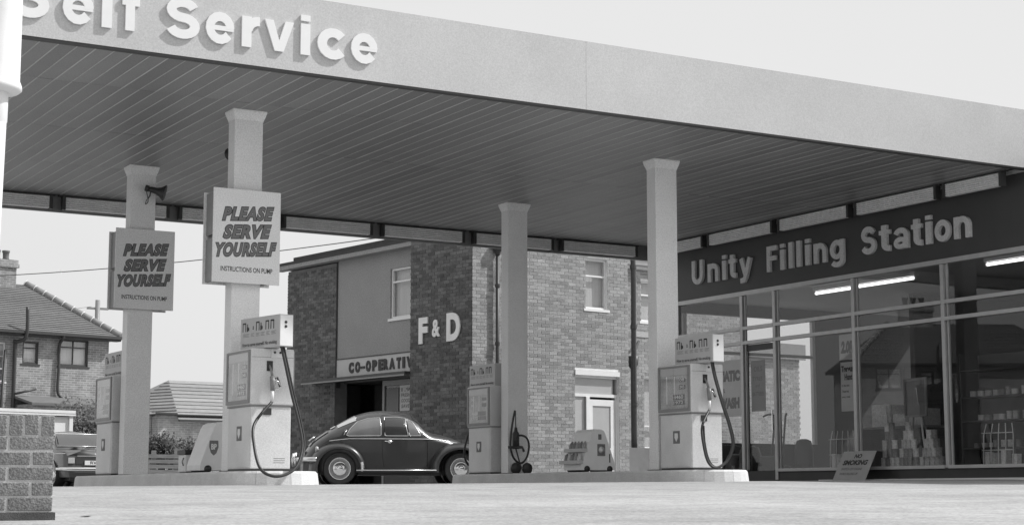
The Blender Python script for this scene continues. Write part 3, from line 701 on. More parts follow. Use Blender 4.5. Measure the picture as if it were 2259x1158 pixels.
# till counter and sack barrow
ct = thing('shop_counter', 'grey counter with boxes seen deep inside the shop', 'counter', (21.2, 23.0, .14)); B(ct, 'body', m_shelf, (0, .6, -.8, .8, 0, .9)); B(ct, 'counter_top', m_mid, (-.03, .63, -.83, .83, .9, .94))
for k, (a, b, h) in enumerate(((-.7, -.35, .3), (-.25, .05, .22), (.2, .6, .4))):
    tag(B(None, 'cardboard_box', tinm[k + 1], (21.3, 21.7, 23.0 + a, 23.0 + b, 1.08, 1.08 + h)), ('larger low', 'smallest', 'tallest')[k] + ' box standing on the counter inside the shop', 'box', 'boxes on the counter')
def barrow():
    root = thing('sack_barrow', 'black tubular sack barrow parked in the shop doorway', 'barrow', (SX + .32, 24.02, .14), radians(8))
    for s_ in (-.13, .13): MB().tube(smooth_path([(0, s_, .05), (.06, s_ * 1.0, .6), (.12, s_ * 1.0, 1.08), (.08, s_ * 1.5, 1.16), (-.02, s_ * 2.1, 1.12)]), .018, 8).build('handle_rail', m_black, root)
    for z in (.25, .5, .75): MB().tube([(.03 + z * .07, -.14, z), (.03 + z * .07, .14, z)], .012, 6).build('crossbar', m_black, root)
    for s_ in (-.2, .2): MB().lathe([(0, -.03), (.1, -.03), (.13, -.02), (.13, .02), (.1, .03), (0, .03)], (.06, s_, .13), 'y', 16).build('wheel', m_black, root)
    B(root, 'toe_plate', m_black, (-.2, .02, -.16, .16, .02, .035)); MB().bbox(-.19, -.02, -.22, .22, .04, .42, .03).build('sack', m_dark, root)
barrow()
for k, (x, y, h, r) in enumerate(((19.5, 24.85, .62, .20), (19.55, 25.3, .48, .22), (19.5, 23.35, .70, .16))):
    tag(MB().lathe([(0, 0), (r * .9, 0), (r, .04), (r, h * .75), (r * .8, h * .95), (r * .35, h), (0, h)], (x, y, .14), 'z', 16).build('oil_drum', m_dark), ('squat', 'broadest', 'tall narrow')[k] + ' dark drum standing inside the shop near the doorway', 'drum', 'drums near the doorway')
def easel():
    root = thing('display_easel', 'pale framed showcard on a tripod easel behind the stacked tins', 'easel', (20.2, 21.3, .14), radians(-12))
    B(root, 'showcard', m_poster2, (-.012, 0, -.30, .30, 1.05, 1.62)); B(root, 'card_frame', m_mid, (-.03, .0, -.34, -.30, 1.02, 1.66), (-.03, .0, .30, .34, 1.02, 1.66), (-.03, 0, -.30, .30, 1.62, 1.66), (-.03, 0, -.30, .30, 1.02, 1.05))
    for y0, y1, x1 in ((-.02, -.30, -.25), (.02, .30, -.25), (0, 0, .35)): MB().tube([(.0, y0, 1.5), (x1 * .0 + .01 if x1 < 0 else x1, y1, 0)], .016, 6).build('leg', m_white if y1 < 0 else m_mid, root)
easel()
def no_smoking():
    root = thing('no_smoking_board', 'grey NO SMOKING board leaning against the shop plinth', 'sign', (18.75, 21.38, zg(18.75, 21.4) - .005))
    root.rotation_euler = (0, radians(29), 0); W = .77; H = .55
    sh = B(root, 'board', mat('notice_grey', .42, .6, .08, 5), (0, .012, -W / 2, W / 2, 0, H))
    for (t, a, b, z, h, bo, shr) in (('NO', .40, .63, .76, .14, .05, .15), ('SMOKING', .12, .88, .53, .17, .05, .15), ('SWITCH OFF ENGINE', .14, .78, .36, .08, .02, 0), ('WHILE FILLING UP', .14, .70, .20, .08, .02, 0)):
        text(sh, 'lettering', t, (-.0015, W / 2 - a * W, z * H), (0, -1, 0), (0, 0, 1), (b - a) * W, h * H, m_ink if h > .1 else m_ink2, bold=bo, shear=shr)
no_smoking()

# ================================================================== oil display cabinets on the islands
def cabinet(loc, label, rz=0, emblem='shield'):
    root = thing('oil_cabinet', label, 'display cabinet', loc, rz)
    root.scale = (.80, .85, .80)
    D = .28; prof = [(-.40, .04), (.40, .04), (.40, .12), (.17, .70), (.13, .76), (.06, .79), (-.08, .79), (-.14, .74), (-.19, .56), (-.24, .56), (-.26, .40), (-.31, .36), (-.34, .20), (-.40, .18)]
    body = MB().prism([(x * .95, z) for x, z in prof], 'y', -D, D).build('body', m_white, root)
    for z, x in ((.40, -.27), (.18, -.37)):
        B(root, 'rack_lip', m_hdr, (x - .10, x + .02, -D - .02, D + .02, z - .03, z + .035))
    for zz, xx in ((.44, -.29), (.22, -.40)):
        for k in range(5):
            y = -D + .07 + k * .105
            b_ = MB(); b_.lathe([(0, 0), (.038, 0), (.04, .01), (.04, .11), (.03, .13), (.014, .145), (.014, .165), (0, .165)], (0, 0, 0), 'z', 10)
            o = b_.build('oil_bottle', random.choice(tinm[:2] + tinm[4:5]), root); o.location = (xx + .015, y, zz - .03); o.rotation_euler = (0, radians(14), 0)
    # skid feet
    for x in (-.25, .25): MB().lathe([(0, -D - .01), (.06, -D - .01), (.06, D + .01), (0, D + .01)], (x, 0, .06), 'y', 14).build('roller', m_black, root)
    for sg_ in (-1, 1):
        yy = sorted((sg_ * (D + .001), sg_ * (D + .006)))
        if emblem == 'shield':
            mb = MB(); mb.prism([(x_ + .16, z_) for x_, z_ in ((-.07, .50), (.07, .50), (.075, .40), (.045, .31), (0, .27), (-.045, .31), (-.075, .40))], 'y', *yy); e = mb.build('shield_emblem', m_ink2, body)
            text(e, 'lettering', 'BP', (.16 + sg_ * .045, sg_ * (D + .0075), .36), (-sg_, 0, 0), (0, 0, 1), .09, .09, m_white, bold=.04)
        else:
            e = B(body, 'emblem_plate', m_ink2, (-.02, .15, *yy, .30, .52)); MB().lathe([(0, 0), (.06, 0), (.065, sg_ * .003), (0, sg_ * .003)], (.065, sg_ * (D + .006), .41), 'y', 18).build('roundel', m_white, e)
    for x0, z0 in ((.0, .60),): B(body, 'sticker', m_ink2, (x0, x0 + .07, -D - .004, -D - .001, z0, z0 + .10))
    B(body, 'handle', m_dark, (.24, .26, -D - .006, -D - .001, .18, .34))
cabinet((7.80, 20.72, Z1), 'white oil display cabinet with dark shield emblem behind the street-end pump', pi, 'shield')
bn = thing('waste_bin', 'small square white bin with black lid beside the shield cabinet', 'bin', (7.72, 21.38, Z1)); MB().bbox(-.14, .14, -.14, .14, .02, .24, .015).build('body', m_white, bn); B(bn, 'lid', m_black, (-.15, .15, -.15, .15, .241, .30)); B(bn, 'base', m_black, (-.12, .12, -.12, .12, 0, .021)); MB().tube([(-.146, -.08, .2), (-.165, -.08, .15), (-.146, -.08, .1)], .008, 6).build('handle', m_mid, bn)
cabinet((14.05, 21.75, Z2), 'white oil display cabinet with round emblem and bottle racks, between the two columns', 0, 'roundel')

# hose coil low on the far shop-side column
def hose_stand():
    root = thing('air_hose_stand', 'black coiled air hose with canister and two small wheels beside column', 'hose', (14.02, 23.78, Z2)); pts = []
    O = Vector((14.02, 23.78, Z2))
    px = [(1136, 905), (1131, 930), (1127, 960), (1126, 985), (1131, 1005), (1141, 1018), (1152, 1020), (1162, 1008), (1167, 985), (1163, 967), (1152, 960), (1142, 962), (1138, 972)]
    pts = [onY(x, y, 23.74) - O for x, y in px]
    MB().tube(smooth_path(pts), .017, 8).build('hose', m_black, root)
    c = onY(1138, 970, 23.80) - O; t_ = onY(1137, 905, 23.80) - O
    MB().lathe([(0, -.14), (.055, -.14), (.055, .10), (.03, .14), (.02, .2), (0, .2)], c, 'z', 14).build('canister', m_dark, root)
    MB().tube([c + Vector((0, 0, .18)), t_], .008, 6).build('rod', m_dark, root)
    a = onY(1121, 986, 23.82) - O; b = onY(1152, 986, 23.72) - O
    MB().tube([a, b, b + Vector((.02, -.02, -.07))], .022, 8).build('bracket', m_dark, root)
    w0 = onY(1138, 1033, 23.70) - O; w1 = onY(1163, 1031, 23.70) - O
    for q in (w0, w1): MB().lathe([(0, -.03), (.075, -.03), (.09, -.015), (.09, .015), (.075, .03), (0, .03)], (q.x, q.y, .085), 'y', 18).build('wheel', m_black, root)
    MB().tube([(w0.x, w0.y, .085), (w1.x, w1.y, .085)], .012, 6).build('axle', m_mid, root)
    MB().tube([(w0.x + .1, w0.y, .085), (c.x, c.y, c.z - .14)], .012, 6).build('strut', m_dark, root)
hose_stand()

# ================================================================== brick shop building with the F & D sign
BO = Vector((17.68, 31.94, 0)); BR = radians(8.5)
def brick_mesh(L, D, H, m, axis):
    mb = MB(); b = .006
    if axis == 'x': mb.bbox(0, L, -D, .004, 0, H, b * .5)
    else: mb.bbox(-D, .004, 0, L, 0, H, b * .5)
    return mb.mesh('brick', m)
def brick_wall(wall, axis, plane, u0, u1, z0, z1, holes, m, keep, seed=1, cap=300, proud=.008):
    """stretcher bond on the outer face of a wall part; `keep` bricks stay objects of their own, the others are joined"""
    rnd = random.Random(seed); full = brick_mesh(.215, proud, .065, m, axis); half = brick_mesh(.1025, proud, .065, m, axis); rest = MB(); n = 0; r = 0; z = z0 + .005
    while z + .065 <= z1:
        u = u0 - (.1125 if r % 2 else 0) + .005
        while u < u1:
            a, b = max(u, u0 + .002), min(u + .215, u1 - .002)
            segs = [(a, b)]
            for (h0, h1, hz0, hz1) in holes:
                if z + .065 > hz0 and z < hz1:
                    ns = []
                    for (p, q) in segs:
                        if q <= h0 or p >= h1: ns.append((p, q)); continue
                        if p < h0: ns.append((p, h0))
                        if q > h1: ns.append((h1, q))
                    segs = ns
            for (p, q) in segs:
                L = q - p
                if L < .03: continue
                jit = rnd.uniform(-.0025, .0025)
                if n < cap and keep(p, z) and abs(L - .215) < .004:
                    loc = (p, plane + jit, z) if axis == 'x' else (plane + jit, p, z)
                    link('brick', full, wall, loc); n += 1
                else:
                    if axis == 'x': rest.box(p, q, plane - proud + jit, plane + .004, z, z + .065)
                    else: rest.box(plane - proud + jit, plane + .004, p, q, z, z + .065)
            u += .225
        z += .075; r += 1
    tag(rest.build('brickwork', m, wall), kind='stuff')
def window(parent, axis, plane, u0, u1, z0, z1, bars=(), vbars=(), sill=True, depth=.06, fm=m_white, glass=True, curtain=True, name='window', fw=.045, cm=None):
    """a frame set into the wall, with glass, curtains behind and a sill; axis = direction along the wall, the wall faces -other"""
    def bx(nm, m, pr, *bs):
        return B(pr, nm, m, *[((a, b, plane + c, plane + d, e, f) if axis == 'x' else (plane + c, plane + d, a, b, e, f)) for (a, b, c, d, e, f) in bs])
    f = bx(name, fm, parent, (u0, u0 + fw, .0, depth, z0, z1), (u1 - fw, u1, .0, depth, z0, z1), (u0 + fw, u1 - fw, .0, depth, z0, z0 + fw), (u0 + fw, u1 - fw, 0, depth, z1 - fw, z1))
    for b in bars: bx('glazing_bar', fm, f, (u0 + fw, u1 - fw, .004, depth - .004, b - .018, b + .018))
    for b in vbars: bx('glazing_bar', fm, f, (b - .018, b + .018, .006, depth - .006, z0 + fw, z1 - fw))
    if glass: bx('pane', m_glass, f, (u0 + fw, u1 - fw, depth * .5 - .003, depth * .5 + .003, z0 + fw, z1 - fw))
    if curtain: bx('curtain', cm or m_curtain, f, (u0 + .02, u1 - .02, depth + .06, depth + .07, z0, z1))
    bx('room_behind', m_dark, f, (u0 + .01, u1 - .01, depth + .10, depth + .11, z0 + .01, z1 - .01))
    if sill: bx('sill', fm, f, (u0 - .06, u1 + .06, -.07, depth, z0 - .06, z0 - .002))
    return f
def co_op():
    root = thing('brick_shop_building', 'two-storey flat-roofed brick building with F & D letters and grocery sign', 'building', BO, BR)
    T = 5.56
    # side wall, sunlit, faces the forecourt
    win = (3.21, 3.87, 4.03, 5.17); door = (2.88, 4.20, .02, 2.64)
    side = B(root, 'side_wall', m_mortar, (.02, win[0], .001, .25, 0, T - .1), (win[1], 4.5, .001, .25, 0, T - .1), (win[0], win[1], .001, .25, 0, win[2]) if False else (win[0], win[1], .001, .25, door[3], win[2]), (win[0], win[1], .001, .25, win[3], T - .1))
    # reopen the doorway: the lower part of the wall is built round it
    bpy.data.objects.remove(side)
    side = B(root, 'side_wall', m_mortar, (.02, door[0], .001, .25, 0, T - .1), (door[1], 4.5, .001, .25, 0, T - .1), (door[0], win[0], .001, .25, door[3], T - .1), (win[1], door[1], .001, .25, door[3], T - .1), (win[0], win[1], .001, .25, door[3], win[2]), (win[0], win[1], .001, .25, win[3], T - .1))
    brick_wall(side, 'x', 0.0, 0.0, 4.5, 0, T - .12, [win, door], m_brickl, lambda u, z: .9 < u < 4.4 and z > 2.2, 3)
    window(side, 'x', .05, *win, bars=(4.78,), name='window')
    # doorway with lintel, fanlight, side light and white door
    B(side, 'lintel', m_white, (door[0] - .0, door[1] + .01, -.03, .12, 2.53, 2.635))
    B(side, 'fanlight', mat('frosted_glass', .40, .35, .06, 4), (door[0], door[1] - .12, .08, .10, 2.13, 2.47)); B(side, 'fanlight_frame', m_white, (door[0], door[1], .05, .11, 2.055, 2.125), (door[0], door[1], .06, .11, 2.475, 2.528), (door[1] - .06, door[1], .055, .11, .02, 2.05))
    B(side, 'side_light', MATS['frosted_glass'], (door[0], 3.24, .085, .10, .02, 2.054)); B(side, 'door_post', m_white, (3.25, 3.35, .03, .11, .02, 2.054)); B(side, 'door_shadow_post', m_mid, (3.2405, 3.2495, .05, .11, .02, 2.054))
    d = B(side, 'door', m_white, (3.36, 3.46, .06, .10, .1, 2.0), (4.0, 4.12, .06, .10, .1, 2.0), (3.46, 4.0, .06, .10, 1.86, 2.0), (3.46, 4.0, .06, .10, .1, .35), (3.46, 4.0, .062, .10, .80, .92))
    B(d, 'door_glass', MATS['frosted_glass'], (3.461, 3.999, .08, .09, .921, 1.859)); B(d, 'door_panel', m_hdr, (3.461, 3.999, .075, .09, .351, .799)); B(d, 'letter_plate', m_chrome, (3.55, 3.85, .055, .06, .84, .88))
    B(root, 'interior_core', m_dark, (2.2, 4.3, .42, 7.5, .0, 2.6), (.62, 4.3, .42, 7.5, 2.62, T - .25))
    # rainwater pipe with hopper
    MB().tube([(.62, -.09, .05), (.62, -.09, 5.05)], .042, 10).build('rainwater_pipe', m_dark, side); MB().lathe([(.05, 5.0), (.06, 5.06), (.11, 5.10), (.115, 5.24), (0, 5.24)], (.62, -.10, 0), 'z', 12).build('hopper_head', m_dark, side)
    for z in (1.2, 3.05, 4.3): MB().lathe([(.055, z), (.055, z + .07)], (.62, -.09, 0), 'z', 10).build('pipe_collar', m_dark, side)
    # front (shaded, faces the side street): two brick piers, recessed render panel, fascia sign, shop front
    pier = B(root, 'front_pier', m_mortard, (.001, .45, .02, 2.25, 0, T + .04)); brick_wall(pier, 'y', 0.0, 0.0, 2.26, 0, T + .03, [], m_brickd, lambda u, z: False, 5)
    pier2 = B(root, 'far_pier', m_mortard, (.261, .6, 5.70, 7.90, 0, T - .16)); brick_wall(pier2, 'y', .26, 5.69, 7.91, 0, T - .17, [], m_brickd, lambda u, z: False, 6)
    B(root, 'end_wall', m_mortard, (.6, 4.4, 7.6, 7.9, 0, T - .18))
    fw = (2.60, 3.48, 3.88, 5.03)
    pn = B(root, 'render_panel', m_render, (.30, .5, fw[1], 5.68, 3.08, 5.44), (.30, .5, 2.255, fw[1], 3.08, fw[2]), (.30, .5, 2.255, fw[1], fw[3], 5.44)); window(pn, 'y', .34, *fw, bars=(4.72,), name='window')
    B(root, 'panel_joint', m_dark, (.28, .40, 5.682, 5.70, 2.4, 5.42))
    sg = B(root, 'shop_sign', mat('sign_board_cream', .46, .6, .07, 3, grain=.12), (.29, .38, 2.255, 5.69, 2.64, 3.06)); B(sg, 'sign_moulding', m_dark, (.275, .385, 2.255, 5.69, 3.062, 3.085))
    L = [(5.14, 4.94), (4.87, 4.67), (4.64, 4.47), (4.42, 4.23), (4.16, 3.97), (3.91, 3.73), (3.70, 3.51), (3.47, 3.25), (3.18, 3.01), (2.95, 2.85), (2.79, 2.57), (2.49, 2.31)]
    for ch, (a, b) in zip('CO-OPERATIVE', L):
        text(sg, 'letter', ch, (.282, a, 2.72 if ch != '-' else 2.805), (0, -1, 0), (0, 0, 1), a - b, .255 if ch != '-' else .05, m_ink, thick=.012, bold=.07)
    B(root, 'shop_canopy', m_dark, (-.15, .30, 2.26, 6.55, 2.53, 2.60)); B(root, 'canopy_edge', m_mid, (-.165, -.15, 2.26, 6.56, 2.50, 2.535))
    # shop front in the recess
    B(root, 'shop_front_frame', m_mid, (.55, .62, 4.05, 4.13, 0, 2.5), (.55, .62, 2.30, 2.36, 0, 2.5), (.55, .62, 2.36, 4.05, 2.38, 2.5)); B(root, 'shop_front_pane', m_glass, (.58, .586, 2.36, 4.05, .4, 2.38)); B(root, 'stall_riser', m_dark, (.56, .62, 2.36, 4.05, 0, .4))
    B(root, 'entrance_back', m_dark, (1.4, 1.45, 4.13, 5.7, 0, 2.5)); B(root, 'entrance_ceiling', m_dark, (.501, 1.4, 2.26, 5.69, 2.51, 2.58)); B(root, 'room_back', m_shopwall, (2.2, 2.25, 2.3, 4.12, 0, 2.5)) if False else None
    for k, (a, b, z0, z1) in enumerate(((3.98, 3.50, 1.78, 2.32), (3.45, 2.95, 1.78, 2.36))):
        sh = B(root, 'window_bill', m_poster if k else m_poster2, (.565, .575, b, a, z0, z1))
        for j, t in enumerate(('1.0' if k == 0 else '1.9', 'FRESH', 'GOOD', 'SAVE')): text(sh, 'lettering', t, (.5635, a - .06, z1 - .14 - j * .125), (0, -1, 0), (0, 0, 1), (a - b) * .7, .085, m_ink2, bold=.03, shear=.2 if j > 1 else 0)
    for (y0, y1, z) in ((2.45, 2.95, 2.31), (2.6, 2.95, 2.10)): MB().tube([(.70, y0, z), (.70, y1, z)], .018, 8).build('shop_tube', m_tube, root)
    # F & D
    for ch, a, b, z0, h in (('F', 1.88, 1.55, 3.17, .58), ('&', 1.38, 1.10, 3.29, .38), ('D', .85, .37, 3.16, .61)):
        text(pier, 'letter', ch, (-.02, a, z0), (0, -1, 0), (0, 0, 1), a - b, h, m_white, thick=.03, bold=.05 if ch != '&' else .03)
    # roof: projecting eaves band and felt edge
    rf = B(root, 'roof', m_felt, (.30, 4.55, .28, 8.0, T - .12, T + .02)); B(rf, 'eaves_band', m_render, (.06, .30, 2.262, 8.25, 5.43, 5.53)); B(rf, 'felt_edge', m_felt, (.05, .30, 2.262, 8.26, 5.532, 5.60)); B(rf, 'felt_roll', m_felt, (.12, .5, 2.262, 7.45, 5.602, 5.70)); B(rf, 'coping', m_white, (.46, 4.52, -.03, .28, T - .098, T - .03)); B(rf, 'stair_head', m_render, (1.2, 3.4, 2.4, 4.4, T + .02, T + .62))
    return root
co_op()
def rear_wing():
    root = thing('rear_wing', 'lower brick wing with white eaves and soil pipes behind the filling station', 'building', BO, BR)
    Y = 2.0; w1 = (6.78, 7.75, 4.12, 5.12); w2 = (6.85, 7.75, 1.0, 2.75)
    wl = B(root, 'wall', m_mortar, (4.52, w1[0], Y + .001, Y + .25, 0, 5.48), (w1[1], 10.5, Y + .001, Y + .25, 0, 5.48), (w1[0], w1[1], Y + .001, Y + .25, w1[3], 5.48), (w1[0], w1[1], Y + .001, Y + .25, w2[3], w1[2]), (w1[0], w1[1], Y + .001, Y + .25, 0, w2[2]), (w1[0], w2[0], Y + .001, Y + .25, w2[2], w2[3]))
    brick_wall(wl, 'x', Y, 4.52, 10.5, 0, 5.47, [w1, w2], m_brickl, lambda u, z: False, 9)
    B(root, 'return_wall', m_mortard, (4.49, 4.515, .25, 1.998, 0, 5.46))
    window(wl, 'x', Y + .05, *w1, bars=(4.78,)); window(wl, 'x', Y + .05, *w2, bars=(1.55,))
    B(root, 'lintel', m_concrete, (6.55, 7.95, Y - .025, Y + .0, 3.72, 3.86)); B(root, 'eaves_board', m_white, (4.6, 10.6, Y - .16, Y + .3, 5.49, 5.66)); B(root, 'gutter', m_white, (4.6, 10.6, Y - .26, Y - .161, 5.58, 5.68)); B(root, 'roof', m_felt, (4.6, 10.6, Y + .0, 7.9, 5.665, 5.75))
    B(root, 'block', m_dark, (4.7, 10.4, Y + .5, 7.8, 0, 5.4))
    MB().tube(smooth_path([(5.0, .35, .9), (5.0, .35, 3.5), (5.0, .35, 5.25), (4.97, .45, 5.45), (4.9, .8, 5.55)]), .062, 12).build('soil_pipe', m_dark, root)
    for z in (1.9, 3.7, 5.1): MB().lathe([(.08, z), (.08, z + .09)], (5.0, .35, 0), 'z', 12).build('pipe_collar', m_dark, root)
    MB().tube([(5.75, 1.2, .9), (5.75, 1.2, 2.9)], .055, 10).build('waste_pipe', m_dark, root); MB().lathe([(.06, 2.85), (.13, 2.95), (.15, 3.15), (0, 3.15)], (5.75, 1.2, 0), 'z', 12).build('hopper_head', m_dark, root)
    MB().tube([(5.75, 1.3, 3.0), (6.6, 1.9, 3.6)], .035, 8).build('waste_branch', m_dark, root)
    B(root, 'yard_wall', mat('yard_wall_render', .17, .9, .15, 4), (4.62, 8.5, .15, .33, 0, .95))
rear_wing()
def outbuilding():
    root = thing('brick_outbuilding', 'low flat-roofed brick outbuilding seen through the shop glazing', 'building', BO, BR); Y = 2.05; a, b = 10.52, 12.58
    wl = B(root, 'wall', m_mortar, (a, b, Y + .001, Y + .25, 0, 3.45)); brick_wall(wl, 'x', Y, a, b, 0, 3.45, [], m_brickl, lambda u, z: False, 11)
    B(root, 'roof', m_felt, (a, b + .1, Y - .1, Y + 4, 3.45 + .002, 3.83)); B(root, 'fascia_board', m_mid, (a, b + .12, Y - .13, Y - .101, 3.45 - .02, 3.83 + .01)); B(root, 'side_wall', m_brickl, (b - .25, b - .002, Y + .251, Y + 3.9, 0, 3.45))
outbuilding()

# ================================================================== cars
def interp(pts):
    xs = [p[0] for p in pts]; ys = [p[1] for p in pts]; n = len(xs)
    d = [(ys[i + 1] - ys[i]) / (xs[i + 1] - xs[i]) for i in range(n - 1)]; t = [d[0]] + [0 if d[i - 1] * d[i] <= 0 else 2 * d[i - 1] * d[i] / (d[i - 1] + d[i]) for i in range(1, n - 1)] + [d[-1]]
    def f(x):
        x = min(max(x, xs[0]), xs[-1]); i = max(k for k in range(n - 1) if xs[k] <= x) if x > xs[0] else 0
        h = xs[i + 1] - xs[i]; q = (x - xs[i]) / h
        return ys[i] * (1 + 2 * q) * (1 - q) ** 2 + h * t[i] * q * (1 - q) ** 2 + ys[i + 1] * q * q * (3 - 2 * q) + h * t[i + 1] * q * q * (q - 1)
    return f
def wheel(root, x, y, r, side, hub=True):
    wh = thing('wheel', None, None, (x, y, r)); wh.parent = root
    s_ = side
    tw = .075
    MB().lathe([(r * .66, -tw), (r * .86, -tw), (r * .97, -tw * .8), (r, -tw * .4), (r, tw * .4), (r * .97, tw * .8), (r * .86, tw), (r * .66, tw)], (0, 0, 0), 'y', 32).build('tyre', m_black, wh)
    MB().lathe([(r * .67, s_ * tw * .95), (r * .63, s_ * tw * .9), (r * .58, s_ * tw * .45), (r * .42, s_ * tw * .35), (0, s_ * tw * .35)], (0, 0, 0), 'y', 28).build('rim', m_rim, wh)
    MB().lathe([(r * .67, s_ * tw * .95), (r * .66, s_ * tw * 1.05), (r * .62, s_ * tw * 1.0)], (0, 0, 0), 'y', 28).build('rim_edge', m_chrome, wh)
    MB().lathe([(r * .46, s_ * tw * .4), (r * .45, s_ * tw * .75), (r * .36, s_ * tw * 1.0), (r * .2, s_ * tw * 1.15), (r * .12, s_ * tw * 1.18), (r * .11, s_ * tw * 1.3), (0, s_ * tw * 1.32)], (0, 0, 0), 'y', 24).build('hub_cap', m_chrome, wh)
    return wh
m_paint = mat('dark_car_paint', .048, .32, .12, 4, grain=.12, gscale=60, coat=.35)
m_rim = mat('wheel_rim', .42, .35, .05, 8)
m_carglass = glass_mat('car_glass', .06, .75)
m_trim = mat('bright_trim', .72, .3, .05, 10, metal=.6)
m_seat = mat('car_seat', .09, .8, .1, 8)
m_lamp = mat('lamp_lens', .45, .2, .1, 20)
def beetle():
    u = 34.6; p0 = atu(742, 1038, u); hd = radians(-30.3 + 11)
    # origin under the rear axle
    root = thing('rounded_two_door_car', 'dark rounded two-door car with bright hubcaps parked before the grocery', 'car', (p0.x, p0.y, zg(p0.x, p0.y)), hd)
    dx = -.82
    zt = interp([(.13, .50), (.20, .68), (.34, .86), (.52, 1.0), (.72, 1.135), (.95, 1.27), (1.2, 1.395), (1.5, 1.47), (1.75, 1.488), (2.0, 1.472), (2.2, 1.425), (2.36, 1.35), (2.5, 1.20), (2.62, 1.075), (2.75, 1.04), (3.0, .985), (3.25, .895), (3.45, .78), (3.6, .65), (3.72, .50)])
    wb = interp([(.13, .34), (.25, .46), (.5, .565), (.9, .645), (1.4, .675), (2.0, .675), (2.45, .645), (2.7, .58), (3.0, .49), (3.3, .40), (3.55, .31), (3.72, .25)])
    zb = .27
    hbelt = lambda x: min(.86, zt(x) - .22 if zt(x) > .8 else zb + (zt(x) - zb) * .5)
    def half(x, z):
        T = zt(x); h = hbelt(x); W = wb(x)
        if z <= h: return W * (1 - .05 * ((h - z) / max(h - zb, .01)) ** 2)
        q = min((z - h) / max(T - h, .01), 1); return W * (1 - q ** 2.45) ** (1 / 2.2)
    xs = sorted(set([.13, .15, .18] + [.2 + .0704 * k for k in range(50)] + [3.70, 3.72]))
    rows = []
    for x in xs:
        T, h = zt(x), hbelt(x); zz = [zb + (h - zb) * k / 5 for k in range(6)] + [h + (T - h) * sin(pi / 2 * k / 12) for k in range(1, 13)]
        L = [(x + dx, half(x, z), z) for z in zz[:-1]] + [(x + dx, 0, T)]
        Rr = [(x + dx, -half(x, z), z) for z in zz[:-1]][::-1]
        rows.append(L + Rr)
    mb = MB(); 
    # leave real openings for the side windows
    openw = {'rear': (.98, 1.62, .965, 1.32), 'front': (1.70, 2.40, .965, 1.33)}
    mb.grid(rows); mb.face(range(len(rows[0]))); mb.face([len(mb.v) - len(rows[0]) + k for k in range(len(rows[0]))])
    body = mb.build('body', m_paint, root)
    # ---- windows: shapes on the body surface
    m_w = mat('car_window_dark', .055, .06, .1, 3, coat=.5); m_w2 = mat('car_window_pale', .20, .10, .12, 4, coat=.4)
    def patch(name, poly, m, side, off=.006, parent=None, steps=6):
        """polygon in (x,z) laid on the body side, subdivided so it follows the curve"""
        bm = bmesh.new(); f = bm.faces.new([bm.verts.new((a, 0, b)) for a, b in poly])
        bmesh.ops.triangulate(bm, faces=bm.faces[:])
        for _ in range(3): bmesh.ops.subdivide_edges(bm, edges=bm.edges[:], cuts=1, use_grid_fill=True)
        for v in bm.verts: v.co = Vector((v.co.x + dx, side * (half(v.co.x, v.co.z) + off), v.co.z))
        q = MB(); q.add_bm(bm, True); return q.build(name, m, parent or root)
    def line(name, pts, m, side, r=.007, off=.006, parent=None, closed=False):
        P = [(x + dx, side * (half(x, z) + off), z) for x, z in pts]
        if closed: P.append(P[0])
        return MB().tube(P, r, 6).build(name, m, parent or root)
    def rounded(poly, n=5, k=.35):
        out = []; N = len(poly)
        for i in range(N):
            a, b, c = [Vector(poly[(i + j) % N]) for j in (-1, 0, 1)]; p, q = b.lerp(a, k * .4), b.lerp(c, k * .4)
            for j in range(n + 1):
                t = j / n; out.append(tuple((1 - t) ** 2 * p + 2 * t * (1 - t) * b + t * t * q))
        return out
    rearw = rounded([(.95, .98), (1.02, 1.10), (1.17, 1.245), (1.38, 1.315), (1.62, 1.335), (1.63, 1.15), (1.63, .97), (1.25, .965), (1.0, .96)])
    frontw = rounded([(1.705, .97), (1.705, 1.335), (1.95, 1.345), (2.13, 1.325), (2.13, 1.15), (2.17, .97)], 4, .15)
    vent = rounded([(2.19, .975), (2.155, 1.315), (2.27, 1.25), (2.40, 1.03), (2.42, .975)], 4, .2)
    for sd_ in (-1, 1):
        patch('rear_side_window', rearw, m_w2, sd_); patch('front_side_window', frontw, m_w, sd_); patch('quarter_light', vent, m_w2, sd_)
        for nm, pl in (('window_trim', rearw), ('window_trim', frontw), ('window_trim', vent)): line(nm, pl, m_trim, sd_, .0075, .008, closed=True)
        line('waist_trim', [(.62 + .065 * k, .865 + .045 * min(1, k / 6) if k < 7 else .91) for k in range(33)] + [(2.8, .90), (3.0, .875), (3.2, .84)], m_trim, sd_, .009, .006)
        line('door_seam', [(1.655, 1.36), (1.655, 1.1), (1.65, .9), (1.66, .6), (1.70, .36)], m_black, sd_, .005, .001); line('door_seam', [(2.50, .99), (2.56, .9), (2.57, .7), (2.565, .36)], m_black, sd_, .006, .001); line('door_seam', [(1.66, 1.375), (1.9, 1.40), (2.1, 1.385), (2.27, 1.31), (2.42, 1.12), (2.47, 1.02)], m_black, sd_, .005, .001)
        hx = MB().tube([(1.70 + dx, sd_ * (half(1.7, .86) + .03), .862), (1.86 + dx, sd_ * (half(1.86, .86) + .03), .855)], .012, 8).build('door_handle', m_chrome, root)
        MB().lathe([(.035, 0), (.035, .012 * sd_), (0, .014 * sd_)], (1.80 + dx, sd_ * (half(1.8, .855) + .004), .855), 'y', 14).build('handle_escutcheon', m_chrome, hx)
        # running board
        B(root, 'running_board', m_black, (1.14 + dx, 2.72 + dx, min(sd_ * .60, sd_ * .755), max(sd_ * .60, sd_ * .755), .255, .30)); MB().tube([(1.14 + dx, sd_ * .758, .295), (2.72 + dx, sd_ * .758, .295)], .012, 6).build('running_board_trim', m_trim, root)
